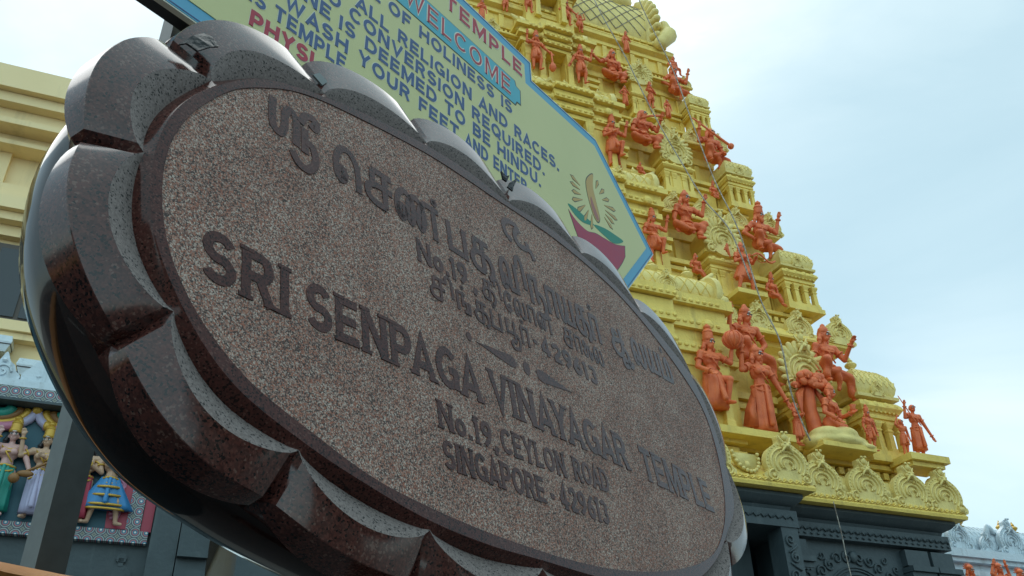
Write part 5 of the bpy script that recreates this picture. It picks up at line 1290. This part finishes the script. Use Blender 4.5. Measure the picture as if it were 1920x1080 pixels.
vw = deity('painted goddess in lilac white sari holding a long veena', -.03, 4.13, .86, 'sari_white', pose='contra', aL='raise', aR='chest', crown='tall', female=True, garment='dhoti', yaw=-12)
prop(vw, 'veena', 'lute', .86, MT['wood'])
deity('painted goddess in crimson sari partly behind the grey post', .37, 4.13, .84, 'sari_red', pose='stand', aL='chest', aR='chest', crown='tall', female=True, garment='dhoti')
dn = deity('painted dancer in flared blue skirt with gold hems', .62, 4.13, .84, 'sari_blue', pose='stride', aL='out', aR='high', crown='tall', female=True, garment='flare')
def hem():
    m = MB()
    for t, w_ in ((.46, .13), (.36, .165), (.25, .20), (.2, .215)):
        m.tube([(w_ * .84 * cos(a), -.01 - .13 * abs(sin(a)) * .84, t * .84 - .02 * abs(sin(a))) for a in (radians(180 + 180 * i / 12) for i in range(13))], .013, 5)
    m.build('gold_hems', MT['gold'], dn, smooth=True)
hem()
deity('painted pink skinned deity at the left edge of the relief panel', -.68, 4.13, .86, 'sari_pink', 'skinpink', pose='stand', aL='down', aR='raise', crown='tall', garment='dhoti')

house = empty('cream_building', FM @ Matrix.Translation((-8.0, 3.5, 0)), 'cream yellow building with stepped cornice and dark windows behind the relief wall', 'building')
def house_build():
    C_ = MT['cream']; x0, x1 = -9.0, 1.15
    zt = 11.6
    m = MB(); m.box(x0, x1, .3, 9, -.02, zt - .3); m.build('wall', C_, house)
    m = MB()
    for a, b, o_ in ((zt - .42, zt, .78), (zt - .60, zt - .425, .66), (zt - .82, zt - .605, .48), (zt - .92, zt - .825, .56), (zt - 1.06, zt - .925, .26), (zt - 1.14, zt - 1.065, .34)):
        m.box(x0 - o_, x1 + o_, .3 - o_, 9.2, a, b)
    m.build('cornice', C_, house)
    m = MB()
    for x in (-8, -6.2, -4.4, -2.6, -.78, .75):
        m.box(x - .28, x + .28, .3 - .10, .31, 9.9, zt - 1.14)
        m.box(x - .34, x + .34, .3 - .42, .0, zt - .80, zt - .45) if False else None
    m.build('pilaster', C_, house)
    m = MB()
    for a, b, o_ in ((9.66, 9.86, .16), (9.52, 9.655, .28), (9.30, 9.515, .40), (9.16, 9.295, .30), (8.98, 9.155, .14)): m.box(x0, x1 + o_, .3 - o_, .31, a, b)
    m.build('string_course', C_, house)
    for i, x in enumerate((-7.2, -5.4, -3.6, -1.8, -.02)):
        m = MB(); m.box(x - .72, x + .72, .19, .305, 7.62, 8.86)
        f = m.build('window', MT['frame'], house)
        for s in (-1, 0, 1):
            m = MB(); m.box(x + s * .46 - .20, x + s * .46 + .20, .17, .195, 7.70, 8.78); m.build('pane', MT['glass'], f)
        m = MB(); m.box(x - .80, x + .80, .08, .30, 7.46, 7.615); m.box(x - .74, x + .74, .14, .30, 7.36, 7.455); m.build('sill', C_, f)
    m = MB()
    for a, b, o_ in ((6.62, 6.80, .10), (6.40, 6.615, .22), (6.2, 6.395, .34), (6.0, 6.195, .2)): m.box(x0, x1 + o_, .3 - o_, .31, a, b)
    m.build('lower_course', C_, house)
house_build()
def lamp(x, z, label):
    e = empty('flood_light', FM @ Matrix.Translation((x, 3.5 + .22, z)), label, 'floodlight', 'floodlights on the cream wall')
    m = MB(); m.rect(0, -.10, [(.20, .10, .12), (.22, .13, .02), (.16, .10, -.12)]); m.build('housing', MT['silver'], e)
    m = MB(); m.rect(0, -.10, [(.21, .125, .015), (.21, .125, -.02)]); m.build('rim', MT['darksteel'], e)
    m = MB(); m.box(-.03, .03, -.02, .10, -.22, .06); m.box(-.2, -.17, -.16, -.02, -.2, .0); m.build('bracket', MT['darksteel'], e)
lamp(-7.92, 7.22, 'pale boxy floodlight at the picture edge below the dark window')
lamp(-7.36, 6.92, 'pale boxy floodlight half hidden by the left rim of the plaque')
m = MB(); m.tube([tuple(FM @ Vector(p)) for p in spline([(-7.9, 3.66, 7.05), (-7.72, 3.66, 6.93), (-7.55, 3.66, 6.86), (-7.36, 3.66, 6.84)], 6, closed=False)], .018, 6)
tag(m.build('cable', MT['black'], smooth=True), 'black cable sagging between the floodlights on the cream wall', 'cable')

# ------------------------------------------------------------------ right: silvery shrine roofs
sil = empty('silver_parapet', FM @ Matrix.Translation((8.2, 2.0, 0)), 'silvery white parapet with horseshoe gables right of the grey tower base', 'parapet')
def silver_build():
    W = MT['silver']; zb = 5.12
    m = MB(); m.box(-2.9, 7, 0, .8, -.02, zb - .3); m.box(-2.9, 7, -.05, .8, zb - .3, zb - .22); m.box(-2.9, 7, .02, .8, zb - .22, zb - .1); m.box(-2.9, 7, -.10, .8, zb - .1, zb - .03); m.box(-2.9, 7, -.16, .8, zb - .03, zb + .10)
    m.build('parapet_wall', W, sil)
    m = MB(); m.lathe((-2.9, .42, zb + .30), [(.36, 0), (.36, 9.9)], 20, axis='x'); br = m.build('barrel_top', W, sil, smooth=True)
    m = MB()
    for j in range(-28, 70):
        for d_ in (-1, 1): m.tube([(j * .1 + d_ * .1 * (t - .5) * 2, .42 - .362 * cos(radians(-10 + 100 * t)), zb + .30 + .362 * sin(radians(-10 + 100 * t))) for t in (q / 5 for q in range(6))], .009, 4)
    m.build('lattice', W, br)
    k0 = kudu_mesh().build('gable_ornament', W, sil, angle=60); k0.location = (-1.12, .0, zb + .1); k0.scale = (.52,) * 3
    for x, s in ((-.52, .34), (.06, .58), (.75, .36), (1.3, .58), (-1.9, .5), (2.1, .36), (2.7, .58)): inst(k0, 'gable_ornament', (x, -.02, zb + .09), sil, s)
    for x in (-.98, -.82, -.66, .32, .48, .64, 1.6, 1.76, 1.92):
        m = MB(); finial(m, (x, .30, zb + .62), .20); m.build('gold_finial', MT['gold'], sil, angle=50)
    m = MB()
    for x in (-.34, .98): m.cap((x, .1, zb + .44), (x + .02, .05, zb + .60), .07, .04); m.tube([(x + .05, .06, zb + .58), (x + .22, .1, zb + .50), (x + .38, .12, zb + .36), (x + .42, .1, zb + .30)], [.06, .045, .03, .015], 7)
    m.build('beak_ornament', W, sil, smooth=True)
silver_build()
hr = empty('grey_roof_house', FM @ Matrix.Translation((9.2, 7.5, 0)), 'far grey gabled roof peeping between tower and silvery parapet', 'house')
m = MB(); m.box(-3.3, 4, 0, 5, -.02, 6.2); m.build('wall', MT['plaster'], hr)
m = MB(); m.poly([(-3.6, 6.2), (-1.0, 7.72), (4.3, 6.2)], -.3, 5.3); m.build('roof', MT['darkroof'], hr)
for i, (x, z, cr_) in enumerate(((6.62, 3.95, 'fan'), (7.26, 4.02, 'fan'), (7.72, 3.96, 'fan'))):
    statue(('terracotta head nearest the grey stone corner, cut by the lower picture edge', 'terracotta head with spiky crown below the silvery gables, middle one of three', 'terracotta head at the lower right corner of the picture')[i], x, 1.62, z, .88, pose='stand', aL='high' if i == 1 else 'down', aR='high' if i == 1 else 'down', crown=cr_, garment='dhoti')
e = empty('figure_ledge', FM @ Matrix.Translation((8.0, 1.7, 4.02)), 'silvery ledge in front of the parapet carrying terracotta heads', 'ledge')
m = MB(); m.box(-1.6, 4, -.3, .3, -.3, .09); m.box(-1.5, 4, -.2, .3, -4, -.3); m.build('slab', MT['silver'], e)

# ------------------------------------------------------------------ the street behind and beside the viewer (seen only mirrored in the polished stone)
def back_tree(x, y, h, r, seed, label):
    e = empty('street_tree', Matrix.Translation((x, y, 0)), label, 'tree', 'trees along the street')
    rnd = random.Random(seed); m = MB()
    m.tube([(0, 0, -.05), (.05, .05, h * .2), (-.05, .1, h * .42)], [.28, .22, .17], 10)
    tips = []
    for i in range(6):
        a = i * 1.05 + rnd.random() * .5; t = Vector((r * .6 * cos(a), r * .6 * sin(a), h * (.62 + .25 * rnd.random()))); tips.append(t)
        m.tube([(-.05, .1, h * .40), tuple(t * .5 + Vector((0, 0, h * .25))), tuple(t)], [.12, .08, .03], 7)
    m.build('trunk', MT['bark'], e, smooth=True)
    m = MB()
    for i in range(3800):
        t = tips[i % 6]; d = Vector((rnd.gauss(0, 1), rnd.gauss(0, 1), rnd.gauss(0, .7))).normalized() * (r * .62 * rnd.random() ** .5); p = t + d + Vector((0, 0, .3))
        u = Vector((rnd.gauss(0, 1), rnd.gauss(0, 1), rnd.gauss(0, 1))).normalized(); v = u.orthogonal().normalized(); s = .11 + .08 * rnd.random()
        m.add([p - u * s, p + v * s * .6, p + u * s, p - v * s * .6], [(0, 1, 2, 3)])
    m.build('crown', MT['leaf'], e, recalc=False)
back_tree(10.5, -.5, 7.4, 3.4, 1, 'leafy street tree to the right of the viewer, mirrored in the polished granite')
back_tree(13.5, 2.6, 6.2, 2.6, 4, 'smaller street tree further right, mirrored in the polished granite')
def shophouse(x, y, rz, wdt, h, label):
    e = empty('shophouse', Matrix.Translation((x, y, 0)) @ Matrix.Rotation(rz, 4, 'Z'), label, 'shophouse', 'shophouses across the street')
    m = MB(); m.box(-wdt / 2, wdt / 2, 0, 8, -.02, h); m.build('wall', MT['plaster'], e)
    m = MB(); m.poly([(-wdt / 2 - .3, h), (0, h + 1.6), (wdt / 2 + .3, h)], -.5, 8.3); m.build('roof', MT['roof'], e)
    for k in range(2):
        for j in range(3):
            xx = (j - 1) * wdt / 3.2; m = MB(); m.box(xx - .5, xx + .5, -.06, .02, 1.0 + k * 3.1, 2.6 + k * 3.1); f = m.build('window', MT['frame'], e)
            m = MB(); m.box(xx - .42, xx + .42, -.08, -.055, 1.08 + k * 3.1, 2.52 + k * 3.1); m.build('pane', MT['glass'], f)
shophouse(17, -2, radians(-100), 8, 6.4, 'two storey plastered shophouse to the right with tiled roof')
shophouse(2, -15, radians(180), 9, 6.2, 'two storey plastered shophouse behind the viewer with tiled roof')
shophouse(-9, -14, radians(170), 8, 6.6, 'two storey plastered shophouse behind left with tiled roof')
